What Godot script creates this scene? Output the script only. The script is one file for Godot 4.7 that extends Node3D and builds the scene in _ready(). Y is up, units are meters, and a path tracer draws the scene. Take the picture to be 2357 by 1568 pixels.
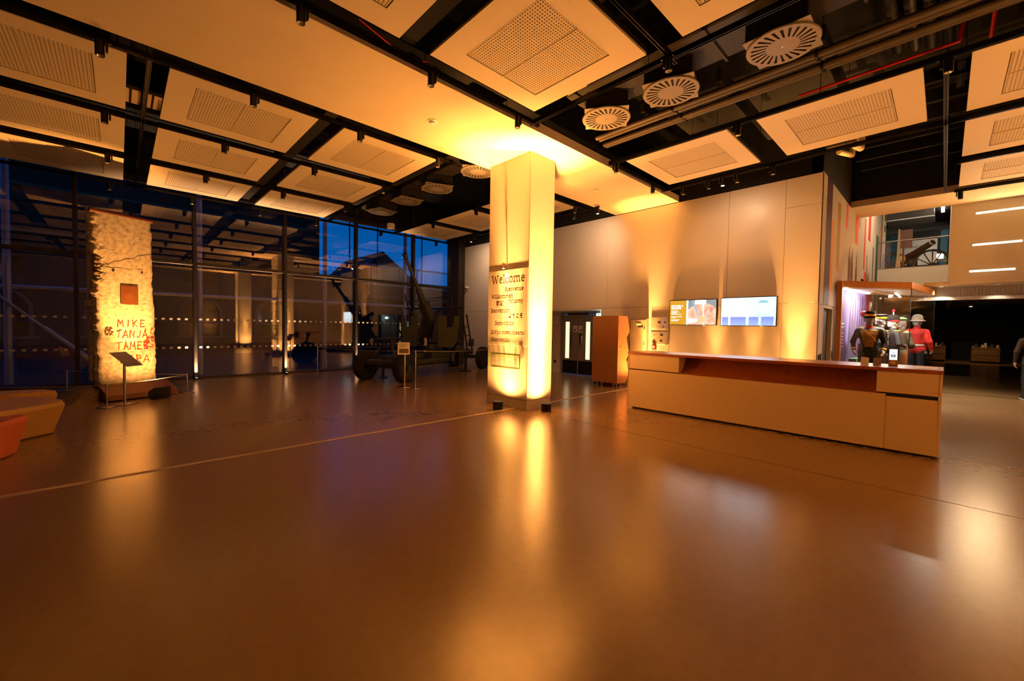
extends Node3D
# A museum atrium at dusk, lit by amber floor uplights. x runs along the glass wall, -z towards it, y is up; the camera stands over x = z = 0.

const AMBER := Color(1.0, 0.405, 0.092)          # linear colour of the floor uplights
const CEIL := 4.655                              # underside of the plaster bands and the hung panels
const GLASS_Z := -13.78                          # plane of the glass wall
const WALL_X := 9.96                             # plane of the screen wall
const STRIPE_Z := -1.72                          # plane of the mural wall

var M := {}
var taken := {}
var rng := RandomNumberGenerator.new()

# ---------------------------------------------------------------- geometry
class G:
	var v := PackedVector3Array()
	var n := PackedVector3Array()
	var t := PackedVector2Array()
	var c := PackedColorArray()
	var xf := Transform3D()
	var use_color := false

	func tri(a: Vector3, b: Vector3, d: Vector3, na: Vector3, nb: Vector3, nd: Vector3, ua := Vector2.ZERO, ub := Vector2.ZERO, ud := Vector2.ZERO) -> void:
		a = xf * a
		b = xf * b
		d = xf * d
		na = (xf.basis * na).normalized()
		nb = (xf.basis * nb).normalized()
		nd = (xf.basis * nd).normalized()
		if (b - a).cross(d - a).dot(na + nb + nd) > 0.0:
			v.append_array([a, d, b])
			n.append_array([na, nd, nb])
			t.append_array([ua, ud, ub])
		else:
			v.append_array([a, b, d])
			n.append_array([na, nb, nd])
			t.append_array([ua, ub, ud])

	func flat(a: Vector3, b: Vector3, d: Vector3, outward: Vector3) -> void:
		var m := (b - a).cross(d - a).normalized()
		if m.dot(outward) < 0.0:
			m = -m
		tri(a, b, d, m, m, m)

	func quad(a: Vector3, b: Vector3, d: Vector3, e: Vector3, outward: Vector3) -> void:
		var m := (b - a).cross(d - a)
		if m.length() < 1e-9:
			m = (d - a).cross(e - a)
		m = m.normalized()
		if m.dot(outward) < 0.0:
			m = -m
		tri(a, b, d, m, m, m, Vector2(0, 1), Vector2(1, 1), Vector2(1, 0))
		tri(a, d, e, m, m, m, Vector2(0, 1), Vector2(1, 0), Vector2(0, 0))

	func box(at: Vector3, size: Vector3, turn := Basis()) -> G:
		var h := size * 0.5
		for ax in 3:
			for s in [-1.0, 1.0]:
				var o := Vector3.ZERO
				o[ax] = s
				var p := Vector3.ZERO
				var q := Vector3.ZERO
				p[(ax + 1) % 3] = 1.0
				q[(ax + 2) % 3] = 1.0
				quad(at + turn * ((o - p - q) * h), at + turn * ((o + p - q) * h), at + turn * ((o + p + q) * h), at + turn * ((o - p + q) * h), turn * o)
		return self

	func span(a: Vector3, b: Vector3) -> G:      # a box by two opposite corners
		return box((a + b) * 0.5, (b - a).abs())

	func cbox(at: Vector3, size: Vector3, r: float, turn := Basis()) -> G:   # chamfered box
		var h := size * 0.5
		r = minf(r, minf(h.x, minf(h.y, h.z)) * 0.9)
		for ax in 3:
			var b1 := (ax + 1) % 3
			var b2 := (ax + 2) % 3
			for s in [-1.0, 1.0]:
				var pts := []
				for k in [[-1, -1], [1, -1], [1, 1], [-1, 1]]:
					var p := Vector3.ZERO
					p[ax] = s * h[ax]
					p[b1] = k[0] * (h[b1] - r)
					p[b2] = k[1] * (h[b2] - r)
					pts.append(at + turn * p)
				var o := Vector3.ZERO
				o[ax] = s
				quad(pts[0], pts[1], pts[2], pts[3], turn * o)
			for s in [-1.0, 1.0]:
				for w in [-1.0, 1.0]:
					var pts := []
					for k in [[0, -1], [0, 1], [1, 1], [1, -1]]:
						var p := Vector3.ZERO
						p[ax] = k[1] * (h[ax] - r)
						p[b1] = s * (h[b1] - (r if k[0] == 1 else 0.0))
						p[b2] = w * (h[b2] - (0.0 if k[0] == 1 else r))
						pts.append(at + turn * p)
					var o := Vector3.ZERO
					o[b1] = s
					o[b2] = w
					quad(pts[0], pts[1], pts[2], pts[3], turn * o)
		for sx in [-1.0, 1.0]:
			for sy in [-1.0, 1.0]:
				for sz in [-1.0, 1.0]:
					var s3 := Vector3(sx, sy, sz)
					var pts := []
					for ax in 3:
						var p := (h - Vector3(r, r, r)) * s3
						p[ax] = h[ax] * s3[ax]
						pts.append(at + turn * p)
					flat(pts[0], pts[1], pts[2], turn * s3)
		return self

	func cyl(a: Vector3, b: Vector3, ra: float, rb := -1.0, seg := 14, caps := true) -> G:
		if rb < 0.0:
			rb = ra
		var ax := (b - a).normalized()
		var u := ax.cross(Vector3.UP if absf(ax.y) < 0.9 else Vector3.RIGHT).normalized()
		var w := ax.cross(u)
		var slope := ax * ((ra - rb) / maxf((b - a).length(), 1e-6))
		for i in seg:
			var d0 := u * cos(TAU * i / seg) + w * sin(TAU * i / seg)
			var d1 := u * cos(TAU * (i + 1) / seg) + w * sin(TAU * (i + 1) / seg)
			var n0 := (d0 + slope).normalized()
			var n1 := (d1 + slope).normalized()
			if ra > 1e-5:
				tri(a + d0 * ra, a + d1 * ra, b + d1 * rb, n0, n1, n1)
			if rb > 1e-5:
				tri(a + d0 * ra, b + d1 * rb, b + d0 * rb, n0, n1, n0)
			if caps:
				if ra > 1e-5:
					tri(a, a + d0 * ra, a + d1 * ra, -ax, -ax, -ax)
				if rb > 1e-5:
					tri(b, b + d0 * rb, b + d1 * rb, ax, ax, ax)
		return self

	func tube(pts: Array, r: float, seg := 8) -> G:
		for i in pts.size() - 1:
			cyl(pts[i], pts[i + 1], r, r, seg, i == 0 or i == pts.size() - 2)
			if i > 0:
				ball(pts[i], Vector3(r, r, r), 6, 4)
		return self

	func ball(at: Vector3, r: Vector3, seg := 12, rings := 8) -> G:
		for j in rings:
			for i in seg:
				var q := []
				for k in [[i, j], [i + 1, j], [i + 1, j + 1], [i, j + 1]]:
					var th: float = PI * k[1] / rings
					var ph: float = TAU * k[0] / seg
					q.append(Vector3(sin(th) * cos(ph), cos(th), sin(th) * sin(ph)))
				if j > 0:
					tri(at + q[0] * r, at + q[1] * r, at + q[2] * r, q[0] / r, q[1] / r, q[2] / r)
				if j < rings - 1:
					tri(at + q[0] * r, at + q[2] * r, at + q[3] * r, q[0] / r, q[2] / r, q[3] / r)
		return self

	func lathe(profile: Array, seg := 20, at := Vector3.ZERO, turn := Basis()) -> G:   # [radius, height] pairs from bottom to top
		for j in profile.size() - 1:
			var p: Array = profile[j]
			var q: Array = profile[j + 1]
			var dr: float = q[0] - p[0]
			var dy: float = q[1] - p[1]
			for i in seg:
				var c0 := Vector3(cos(TAU * i / seg), 0, sin(TAU * i / seg))
				var c1 := Vector3(cos(TAU * (i + 1) / seg), 0, sin(TAU * (i + 1) / seg))
				var n0 := turn * (c0 * dy - Vector3.UP * dr).normalized()
				var n1 := turn * (c1 * dy - Vector3.UP * dr).normalized()
				var a: Vector3 = at + turn * (c0 * p[0] + Vector3.UP * p[1])
				var b: Vector3 = at + turn * (c1 * p[0] + Vector3.UP * p[1])
				var d: Vector3 = at + turn * (c1 * q[0] + Vector3.UP * q[1])
				var e: Vector3 = at + turn * (c0 * q[0] + Vector3.UP * q[1])
				if p[0] > 1e-5:
					tri(a, b, d, n0, n1, n1)
				if q[0] > 1e-5:
					tri(a, d, e, n0, n1, n0)
		return self

	func prism(poly: Array, depth: float, at := Vector3.ZERO, turn := Basis()) -> G:   # a polygon in x,y, pushed along z
		var pv := PackedVector2Array(poly)
		var ids := Geometry2D.triangulate_polygon(pv)
		var back := Vector3(0, 0, depth)
		for i in range(0, ids.size(), 3):
			var a := Vector3(pv[ids[i]].x, pv[ids[i]].y, 0)
			var b := Vector3(pv[ids[i + 1]].x, pv[ids[i + 1]].y, 0)
			var d := Vector3(pv[ids[i + 2]].x, pv[ids[i + 2]].y, 0)
			flat(at + turn * a, at + turn * b, at + turn * d, turn * Vector3(0, 0, -signf(depth)))
			flat(at + turn * (a + back), at + turn * (b + back), at + turn * (d + back), turn * Vector3(0, 0, signf(depth)))
		var clock := Geometry2D.is_polygon_clockwise(pv)
		for i in pv.size():
			var p := Vector3(pv[i].x, pv[i].y, 0)
			var j := (i + 1) % pv.size()
			var q := Vector3(pv[j].x, pv[j].y, 0)
			var o := Vector3(q.y - p.y, p.x - q.x, 0)
			if clock:
				o = -o
			quad(at + turn * p, at + turn * q, at + turn * (q + back), at + turn * (p + back), turn * o)
		return self

	func loft(bottom: Array, top: Array) -> G:   # two rings of equal count, closed with fans
		var m := Vector3.ZERO
		for p in bottom + top:
			m += p
		m /= float(bottom.size() + top.size())
		var k := bottom.size()
		for i in k:
			var j := (i + 1) % k
			var mid: Vector3 = (bottom[i] + bottom[j] + top[i] + top[j]) * 0.25
			quad(bottom[i], bottom[j], top[j], top[i], mid - m)
		for i in range(1, k - 1):
			flat(bottom[0], bottom[i], bottom[i + 1], Vector3.DOWN)
			flat(top[0], top[i], top[i + 1], Vector3.UP)
		return self

	func done() -> ArrayMesh:
		var a := []
		a.resize(Mesh.ARRAY_MAX)
		a[Mesh.ARRAY_VERTEX] = v
		a[Mesh.ARRAY_NORMAL] = n
		a[Mesh.ARRAY_TEX_UV] = t
		if use_color:
			a[Mesh.ARRAY_COLOR] = c
		var m := ArrayMesh.new()
		m.add_surface_from_arrays(Mesh.PRIMITIVE_TRIANGLES, a)
		return m

# ---------------------------------------------------------------- naming and nodes
func numbered(called: String) -> String:
	var k: int = taken.get(called, 0)
	taken[called] = k + 1
	return called if k == 0 else "%s_%03d" % [called, k]

func tag(o: Node3D, label: String, category: String, group := "", kind := "") -> Node3D:
	if label:
		o.set_meta("label", label)
	if category:
		o.set_meta("category", category)
	if group:
		o.set_meta("group", group)
	if kind:
		o.set_meta("kind", kind)
	return o

func mesh_node(g, m: Material) -> MeshInstance3D:
	var o := MeshInstance3D.new()
	o.mesh = g.done() if g is G else g
	o.material_override = m
	o.cast_shadow = GeometryInstance3D.SHADOW_CASTING_SETTING_ON
	return o

func part(parent: Node3D, called: String, g, m: Material, label := "") -> MeshInstance3D:
	var o := mesh_node(g, m)
	o.name = called
	parent.add_child(o, true)
	if label:
		o.set_meta("label", label)
	return o

func thing(called: String, label: String, category: String, at := Vector3.ZERO, turn := 0.0, group := "") -> Node3D:
	var o := Node3D.new()
	o.name = numbered(called)
	add_child(o)
	o.position = at
	o.rotation.y = turn
	return tag(o, label, category, group)

func single(called: String, g, m: Material, label: String, category: String, group := "") -> MeshInstance3D:
	var o := mesh_node(g, m)
	o.name = numbered(called)
	add_child(o)
	tag(o, label, category, group)
	return o

func struct(called: String, g, m: Material, label := "", category := "") -> MeshInstance3D:
	var o := mesh_node(g, m)
	o.name = numbered(called)
	add_child(o)
	tag(o, label, category, "", "structure")
	return o

func struct_root(called: String, label := "", category := "") -> Node3D:
	var o := Node3D.new()
	o.name = numbered(called)
	add_child(o)
	tag(o, label, category, "", "structure")
	return o

func copy_of(o: Node3D, at: Vector3, turn: float, label: String) -> Node3D:
	var r: Node3D = o.duplicate()
	r.name = numbered(str(o.name).rstrip("_0123456789"))
	add_child(r)
	r.position = at
	r.rotation.y = turn
	r.set_meta("label", label)
	return r

func lin(r: float, g: float, b: float) -> Color:
	return Color(r, g, b).linear_to_srgb()

func amber() -> Color:
	return AMBER.linear_to_srgb()

func spot(parent: Node3D, at: Vector3, towards: Vector3, energy: float, angle: float, size: float, color: Color, soft := 1.0) -> SpotLight3D:
	var l := SpotLight3D.new()
	l.name = "lamp"
	parent.add_child(l, true)
	l.position = at
	var up := Vector3.UP if absf(towards.normalized().y) < 0.95 else Vector3.RIGHT
	l.basis = Basis.looking_at(towards, up)
	l.light_color = color
	l.light_energy = energy
	l.spot_angle = angle
	l.spot_angle_attenuation = soft
	l.spot_range = 40.0
	l.spot_attenuation = 2.0
	l.light_size = size
	l.shadow_enabled = true
	return l

func omni(parent: Node3D, at: Vector3, energy: float, size: float, color: Color) -> OmniLight3D:
	var l := OmniLight3D.new()
	l.name = "lamp"
	parent.add_child(l, true)
	l.position = at
	l.light_color = color
	l.light_energy = energy
	l.omni_range = 40.0
	l.omni_attenuation = 2.0
	l.light_size = size
	l.shadow_enabled = true
	return l

func area(parent: Node3D, at: Vector3, towards: Vector3, size: Vector2, energy: float, color: Color) -> AreaLight3D:
	var l := AreaLight3D.new()
	l.name = "lamp"
	parent.add_child(l, true)
	l.position = at
	var up := Vector3.UP if absf(towards.normalized().y) < 0.95 else Vector3.RIGHT
	l.basis = Basis.looking_at(towards, up)
	l.area_size = size
	l.light_energy = energy
	l.light_color = color
	l.area_range = 40.0
	l.shadow_enabled = true
	return l

# ---------------------------------------------------------------- materials
func mat(key: String, color: Color, rough := 0.6, metal := 0.0) -> StandardMaterial3D:
	var m := StandardMaterial3D.new()
	m.resource_name = key
	m.albedo_color = color
	m.roughness = rough
	m.metallic = metal
	M[key] = m
	return m

func glow(key: String, color: Color, energy: float) -> StandardMaterial3D:
	var m := mat(key, Color(0.8, 0.8, 0.8), 0.4)
	m.emission_enabled = true
	m.emission = color
	m.emission_energy_multiplier = energy
	return m

func noise(freq: float, octaves: int, size := 512, kind := FastNoiseLite.TYPE_SIMPLEX_SMOOTH, seed_ := 1) -> FastNoiseLite:
	var f := FastNoiseLite.new()
	f.noise_type = kind
	f.frequency = freq
	f.fractal_octaves = octaves
	f.seed = seed_
	return f

func noise_tex(freq: float, octaves: int, ramp: Gradient = null, size := 512, kind := FastNoiseLite.TYPE_SIMPLEX_SMOOTH, seed_ := 1) -> NoiseTexture2D:
	var t := NoiseTexture2D.new()
	t.width = size
	t.height = size
	t.seamless = true
	t.noise = noise(freq, octaves, size, kind, seed_)
	if ramp:
		t.color_ramp = ramp
	return t

func ramp(stops: Array) -> Gradient:
	var g := Gradient.new()
	var o := PackedFloat32Array()
	var c := PackedColorArray()
	for s in stops:
		o.append(s[0])
		c.append(s[1])
	g.offsets = o
	g.colors = c
	return g

func triplanar(m: StandardMaterial3D, scale: float, world := true) -> void:
	m.uv1_triplanar = true
	m.uv1_world_triplanar = world
	m.uv1_scale = Vector3(scale, scale, scale)

func relief(m: StandardMaterial3D, t: Texture2D, centimetres: float) -> void:
	m.heightmap_enabled = true
	m.heightmap_texture = t
	m.heightmap_scale = centimetres

func wood_image(a: Color, b: Color, seed_: int) -> ImageTexture:
	var im := Image.create(256, 512, false, Image.FORMAT_RGB8)
	var f := noise(0.02, 3, 256, FastNoiseLite.TYPE_SIMPLEX_SMOOTH, seed_)
	var f2 := noise(0.09, 2, 256, FastNoiseLite.TYPE_SIMPLEX_SMOOTH, seed_ + 7)
	for y in 512:
		for x in 256:
			var k := f.get_noise_2d(x * 2.0, y * 0.12) * 0.5 + 0.5
			k = k * 0.6 + 0.4 * (f2.get_noise_2d(x * 3.0, y * 0.08) * 0.5 + 0.5)
			im.set_pixel(x, y, a.lerp(b, clampf(k, 0, 1)))
	return ImageTexture.create_from_image(im)

func make_materials() -> void:
	var plaster := mat("plaster", Color(0.85, 0.785, 0.65), 0.92)
	plaster.albedo_texture = noise_tex(0.01, 3, ramp([[0.0, Color(0.97, 0.97, 0.97)], [1.0, Color.WHITE]]))
	triplanar(plaster, 0.25)
	mat("panel", Color(0.82, 0.76, 0.635), 0.62)
	mat("insert", Color(0.79, 0.73, 0.605), 0.7)
	var wall := mat("wall", Color(0.80, 0.77, 0.73), 0.42)
	wall.roughness_texture = noise_tex(0.02, 3, ramp([[0.0, Color(0.85, 0.85, 0.85)], [1.0, Color.WHITE]]))
	relief(wall, noise_tex(0.05, 3, null, 512, FastNoiseLite.TYPE_SIMPLEX_SMOOTH, 9), 0.02)
	triplanar(wall, 0.5)
	mat("wall_matt", Color(0.78, 0.75, 0.71), 0.85)
	mat("felt", Color(0.50, 0.43, 0.34), 1.0)
	mat("pillar", Color(0.80, 0.77, 0.72), 0.55)
	mat("black", Color(0.035, 0.033, 0.03), 0.75)
	mat("deck", Color(0.05, 0.047, 0.043), 0.9)
	mat("track", Color(0.06, 0.055, 0.05), 0.3, 0.4)
	mat("duct", Color(0.16, 0.14, 0.11), 0.55, 0.2)
	mat("service_pipe", Color(0.30, 0.26, 0.20), 0.5, 0.2)
	mat("diffuser", Color(0.50, 0.46, 0.40), 0.5)
	mat("red", Color(0.72, 0.05, 0.05), 0.4)
	mat("steel", Color(0.72, 0.70, 0.68), 0.22, 1.0)
	mat("dull_steel", Color(0.55, 0.54, 0.52), 0.4, 0.9)
	mat("dark_steel", Color(0.12, 0.11, 0.10), 0.35, 0.6)
	mat("frame", Color(0.20, 0.18, 0.16), 0.42, 0.4)
	mat("lens", Color(0.75, 0.75, 0.74), 0.15, 0.3)
	mat("rubber", Color(0.035, 0.033, 0.03), 0.8)
	mat("cream", Color(0.87, 0.76, 0.58), 0.5)
	mat("white", Color(0.86, 0.85, 0.83), 0.5)
	mat("grey", Color(0.48, 0.48, 0.48), 0.6)
	mat("dark", Color(0.09, 0.085, 0.08), 0.7)
	mat("brass", Color(0.80, 0.62, 0.28), 0.3, 0.9)
	var floor_m := mat("floor", Color(0.53, 0.43, 0.30), 0.25)
	floor_m.metallic_specular = 0.62
	floor_m.albedo_texture = noise_tex(0.012, 4, ramp([[0.0, Color(0.965, 0.96, 0.955)], [0.5, Color(0.985, 0.985, 0.985)], [1.0, Color.WHITE]]), 1024)
	floor_m.roughness_texture = noise_tex(0.02, 4, ramp([[0.0, Color(0.82, 0.82, 0.82)], [1.0, Color.WHITE]]), 512, FastNoiseLite.TYPE_SIMPLEX_SMOOTH, 5)
	relief(floor_m, noise_tex(0.09, 2, null, 512, FastNoiseLite.TYPE_SIMPLEX_SMOOTH, 3), 0.006)
	triplanar(floor_m, 0.8)
	var wood := mat("wood", Color.WHITE, 0.32)
	wood.albedo_texture = wood_image(Color(0.50, 0.24, 0.10), Color(0.68, 0.38, 0.18), 4)
	triplanar(wood, 1.6)
	var oak := mat("oak", Color.WHITE, 0.4)
	oak.albedo_texture = wood_image(Color(0.66, 0.42, 0.20), Color(0.78, 0.54, 0.30), 14)
	triplanar(oak, 1.2)
	var concrete := mat("concrete", Color.WHITE, 0.95)
	concrete.albedo_texture = noise_tex(0.012, 6, ramp([[0.0, Color(0.50, 0.45, 0.38)], [0.3, Color(0.62, 0.58, 0.51)], [0.6, Color(0.68, 0.64, 0.57)], [1.0, Color(0.75, 0.71, 0.64)]]), 1024, FastNoiseLite.TYPE_SIMPLEX_SMOOTH, 21)
	relief(concrete, noise_tex(0.05, 5, null, 512, FastNoiseLite.TYPE_SIMPLEX, 22), 0.10)
	triplanar(concrete, 0.7, false)
	var aggregate := mat("aggregate", Color.WHITE, 1.0)
	aggregate.albedo_texture = noise_tex(0.06, 5, ramp([[0.0, Color(0.20, 0.15, 0.10)], [0.5, Color(0.45, 0.38, 0.30)], [1.0, Color(0.62, 0.56, 0.47)]]), 512, FastNoiseLite.TYPE_CELLULAR, 23)
	relief(aggregate, noise_tex(0.04, 4, null, 512, FastNoiseLite.TYPE_CELLULAR, 24), 3.0)
	triplanar(aggregate, 1.5, false)
	mat("paint_red", Color(0.52, 0.10, 0.05), 0.7)
	mat("paint_brown", Color(0.30, 0.15, 0.05), 0.75)
	var olive := mat("olive", Color(0.17, 0.18, 0.11), 0.6)
	olive.albedo_texture = noise_tex(0.02, 4, ramp([[0.0, Color(0.75, 0.72, 0.68)], [1.0, Color.WHITE]]))
	triplanar(olive, 0.8, false)
	mat("shield", Color(0.27, 0.29, 0.20), 0.65)
	mat("gun_dark", Color(0.10, 0.10, 0.08), 0.45, 0.3)
	mat("barrel", Color(0.22, 0.20, 0.15), 0.45, 0.5)
	mat("tyre", Color(0.10, 0.09, 0.08), 0.9)
	var pane := mat("pane", Color(0.05, 0.06, 0.06, 0.02), 0.0)
	pane.transparency = BaseMaterial3D.TRANSPARENCY_ALPHA
	var clear := mat("clear", Color(0.10, 0.12, 0.11, 0.02), 0.0)
	clear.transparency = BaseMaterial3D.TRANSPARENCY_ALPHA
	mat("green_edge", Color(0.36, 0.62, 0.16), 0.3)
	mat("joint", Color(0.78, 0.68, 0.54), 0.5)
	mat("dot", Color(0.72, 0.70, 0.66), 0.8)
	mat("yellow", Color(0.90, 0.62, 0.08), 0.7)
	mat("seat_cream", Color(0.72, 0.58, 0.30), 0.45)
	mat("seat_orange", Color(0.80, 0.42, 0.14), 0.45)
	mat("paper", Color(0.85, 0.83, 0.78), 0.8)
	mat("print", Color(0.25, 0.18, 0.12), 0.8)
	var brick := mat("outer_brick", Color(0.24, 0.18, 0.14), 0.95)
	brick.albedo_texture = noise_tex(0.03, 4, ramp([[0.0, Color(0.6, 0.6, 0.6)], [1.0, Color.WHITE]]))
	triplanar(brick, 0.3)
	mat("slate", Color(0.08, 0.09, 0.12), 0.8)
	mat("paving", Color(0.12, 0.10, 0.085), 0.95)
	mat("galvanised", Color(0.60, 0.62, 0.66), 0.45, 0.6)
	mat("stone", Color(0.34, 0.29, 0.23), 0.9)
	mat("door_grey", Color(0.52, 0.48, 0.44), 0.6)
	mat("door_dark", Color(0.22, 0.20, 0.16), 0.6)
	glow("vision", lin(1.0, 0.80, 0.45), 0.85)
	mat("sign_blue", Color(0.06, 0.14, 0.35), 0.5)
	mat("sign_green", Color(0.05, 0.30, 0.14), 0.5)
	glow("led", lin(1.0, 0.76, 0.45), 3.0)
	glow("led_dim", lin(1.0, 0.76, 0.45), 0.8)
	var dp := mat("dark_pane", Color(0.03, 0.035, 0.045), 0.08)
	dp.metallic_specular = 0.5
	mat("ink", Color(0.28, 0.15, 0.05), 0.8)
	glow("lamp_amber", lin(1.0, 0.62, 0.22), 6.0)
	glow("lamp_pink", lin(1.0, 0.70, 0.45), 5.0)
	mat("card", Color(0.50, 0.42, 0.36), 0.7)
	glow("tablet_screen", lin(0.80, 0.90, 1.0), 1.3)
	mat("logo_blue", Color(0.08, 0.14, 0.35), 0.5)
	mat("rust_pipe", Color(0.36, 0.18, 0.08), 0.75)
	mat("foot_board", Color(0.40, 0.24, 0.12), 0.7)
	mat("pit", Color(0.13, 0.09, 0.05), 1.0)
	mat("bronze", Color(0.42, 0.24, 0.10), 0.5, 0.3)
	mat("cord", Color(0.66, 0.62, 0.55), 0.35)
	mat("stand_grey", Color(0.46, 0.44, 0.42), 0.5)
	mat("print_grey", Color(0.35, 0.30, 0.25), 0.7)
	mat("print_blue", Color(0.25, 0.27, 0.36), 0.7)
	mat("cabinet_grey", Color(0.62, 0.58, 0.50), 0.4)
	glow("display_yellow", lin(0.75, 0.80, 0.02), 1.0)
	glow("screen_white", lin(1.0, 1.0, 0.95), 1.1)
	glow("exit_light", lin(0.55, 0.92, 0.95), 1.1)
	mat("trolley", Color(0.70, 0.48, 0.29), 0.6)
	mat("case_green", Color(0.22, 0.36, 0.24), 0.5)
	mat("case_purple", Color(0.40, 0.33, 0.54), 0.7)
	mat("case_red", Color(0.50, 0.08, 0.10), 0.7)
	mat("case_shadow", Color(0.20, 0.15, 0.24), 0.7)
	glow("case_light", lin(1.0, 0.90, 0.78), 6.0)
	mat("gold", Color(0.92, 0.68, 0.18), 0.45, 0.2)
	var fur := mat("fur", Color(0.05, 0.045, 0.04), 1.0)
	relief(fur, noise_tex(0.2, 3, null, 256, FastNoiseLite.TYPE_SIMPLEX, 61), 1.0)
	triplanar(fur, 6.0, false)
	mat("scarlet", Color(0.72, 0.05, 0.08), 0.7)
	mat("cap_black", Color(0.05, 0.05, 0.055), 0.5)
	mat("beret", Color(0.16, 0.28, 0.12), 0.9)
	mat("gallery_wall", Color(0.45, 0.44, 0.42), 0.9)
	mat("gallery_teal", Color(0.16, 0.38, 0.46), 0.7)
	mat("gallery_green", Color(0.10, 0.30, 0.10), 0.7)
	mat("gallery_grey", Color(0.42, 0.40, 0.37), 0.8)
	mat("pink_sheet", Color(0.72, 0.54, 0.46), 0.8)
	mat("cannon_wheel", Color(0.30, 0.24, 0.18), 0.7)
	mat("banner_yellow", Color(0.85, 0.80, 0.05), 0.6)
	glow("gallery_lamp", lin(1.0, 0.90, 0.75), 3.0)
	mat("shop_wood", Color(0.55, 0.40, 0.22), 0.6)
	mat("jacket", lin(0.034, 0.018, 0.008), 0.85)

# ---------------------------------------------------------------- the scene
func _ready() -> void:
	rng.seed = 7
	set_view()
	make_materials()
	build_shell()
	build_glass_wall()
	build_screen_wall()
	build_mural_wall()
	build_gallery_side()
	build_outside()
	build_ceiling()
	build_services()
	build_pillars()
	build_uplights()
	build_desk()
	build_slab()
	build_gun()
	build_barriers()
	build_wall_things()
	build_trolley()
	build_seats()
	build_case()
	build_balcony()
	build_shop()
	build_person()

func set_view() -> void:
	var cam := Camera3D.new()
	cam.name = "camera"
	add_child(cam)
	cam.position = Vector3(0, 1.52, 0)
	cam.rotation = Vector3(-0.03288803, -0.76201675, 0.01610559)
	cam.fov = rad_to_deg(2.0 * atan(784.0 / 947.84))
	cam.near = 0.05
	cam.far = 200.0
	cam.current = true
	var env := Environment.new()
	env.tonemap_mode = Environment.TONE_MAPPER_LINEAR
	env.tonemap_exposure = 1.68
	env.background_mode = Environment.BG_SKY
	var sky := Sky.new()
	var dusk := ProceduralSkyMaterial.new()
	dusk.sky_top_color = lin(0.0, 0.04, 0.20)
	dusk.sky_horizon_color = lin(0.0, 0.09, 0.33)
	dusk.ground_bottom_color = lin(0.01, 0.012, 0.02)
	dusk.ground_horizon_color = lin(0.01, 0.02, 0.04)
	sky.sky_material = dusk
	env.sky = sky
	env.ambient_light_source = Environment.AMBIENT_SOURCE_DISABLED
	env.sdfgi_enabled = true
	env.ssao_enabled = true
	env.ssil_enabled = true
	var w := WorldEnvironment.new()
	w.name = "surroundings"
	w.environment = env
	add_child(w)

func build_shell() -> void:
	struct("floor", G.new().span(Vector3(-10, -0.2, -13.9), Vector3(38, 0, 9)), M.floor, "glossy brown resin floor of the hall", "floor")
	var j := struct_root("trim_1", "pale metal expansion joint across the floor", "floor joint")
	part(j, "strip", G.new().span(Vector3(-10, 0, -5.53), Vector3(WALL_X, 0.003, -5.505)), M.joint)
	part(j, "strip", G.new().span(Vector3(-10, 0, -5.485), Vector3(WALL_X, 0.003, -5.465)), M.joint)
	part(j, "filler", G.new().span(Vector3(-10, 0, -5.505), Vector3(WALL_X, 0.002, -5.485)), M.grey)
	struct("trim_2", G.new().span(Vector3(5.396, 0, -4.5), Vector3(5.404, 0.0012, 8.9)), M.dark, "thin dark weld seam in the floor before the desk", "floor seam")
	struct("trim_3", G.new().span(Vector3(15.4, 0, -1.7), Vector3(15.5, 0.0015, 8.9)), M.dark, "dark strip where the shop floor begins", "floor seam")
	struct("ceiling", G.new().span(Vector3(-10, 6.2, -14.0), Vector3(15.0, 6.4, 9)), M.deck, "black structural deck above the hung ceiling", "ceiling")
	struct("wall_left", G.new().span(Vector3(-10.2, 0, -14.0), Vector3(-10, 6.4, 9)), M.wall_matt)
	struct("wall_back", G.new().span(Vector3(-10.2, 0, 9), Vector3(38.2, 7.0, 9.2)), M.wall_matt)
	struct("wall_upper", G.new().span(Vector3(WALL_X + 0.02, 4.64, -14.0), Vector3(WALL_X + 0.3, 6.2, STRIPE_Z + 0.0)), M.black, "black bulkhead above the screen wall", "bulkhead")
	struct("wall_upper", G.new().span(Vector3(WALL_X + 0.02, 4.66, STRIPE_Z - 0.2), Vector3(13.37, 6.2, STRIPE_Z - 0.02)), M.black, "black bulkhead above the striped mural wall", "bulkhead")
	struct("wall_upper", G.new().span(Vector3(13.39, 4.80, STRIPE_Z - 0.2), Vector3(14.9, 6.2, 9)), M.black, "black bulkhead above the gallery soffit", "bulkhead")
	# plaster bands carry the pillars; the gaps beside them hold the tracks
	struct("ceiling_band", G.new().span(Vector3(-10, CEIL, -6.37), Vector3(WALL_X + 0.02, CEIL + 0.15, -4.60)), M.plaster, "broad white plaster ceiling band running over the welcome pillar", "ceiling")
	struct("ceiling_band", G.new().span(Vector3(-10, CEIL, 2.23), Vector3(13.37, CEIL + 0.15, 4.00)), M.plaster, "white plaster ceiling band over the second pillar", "ceiling")
	struct("ceiling_soffit", G.new().span(Vector3(13.37, CEIL, STRIPE_Z - 0.1), Vector3(14.72, CEIL + 0.15, 9)), M.plaster, "white plaster soffit before the gallery opening", "ceiling")

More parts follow.
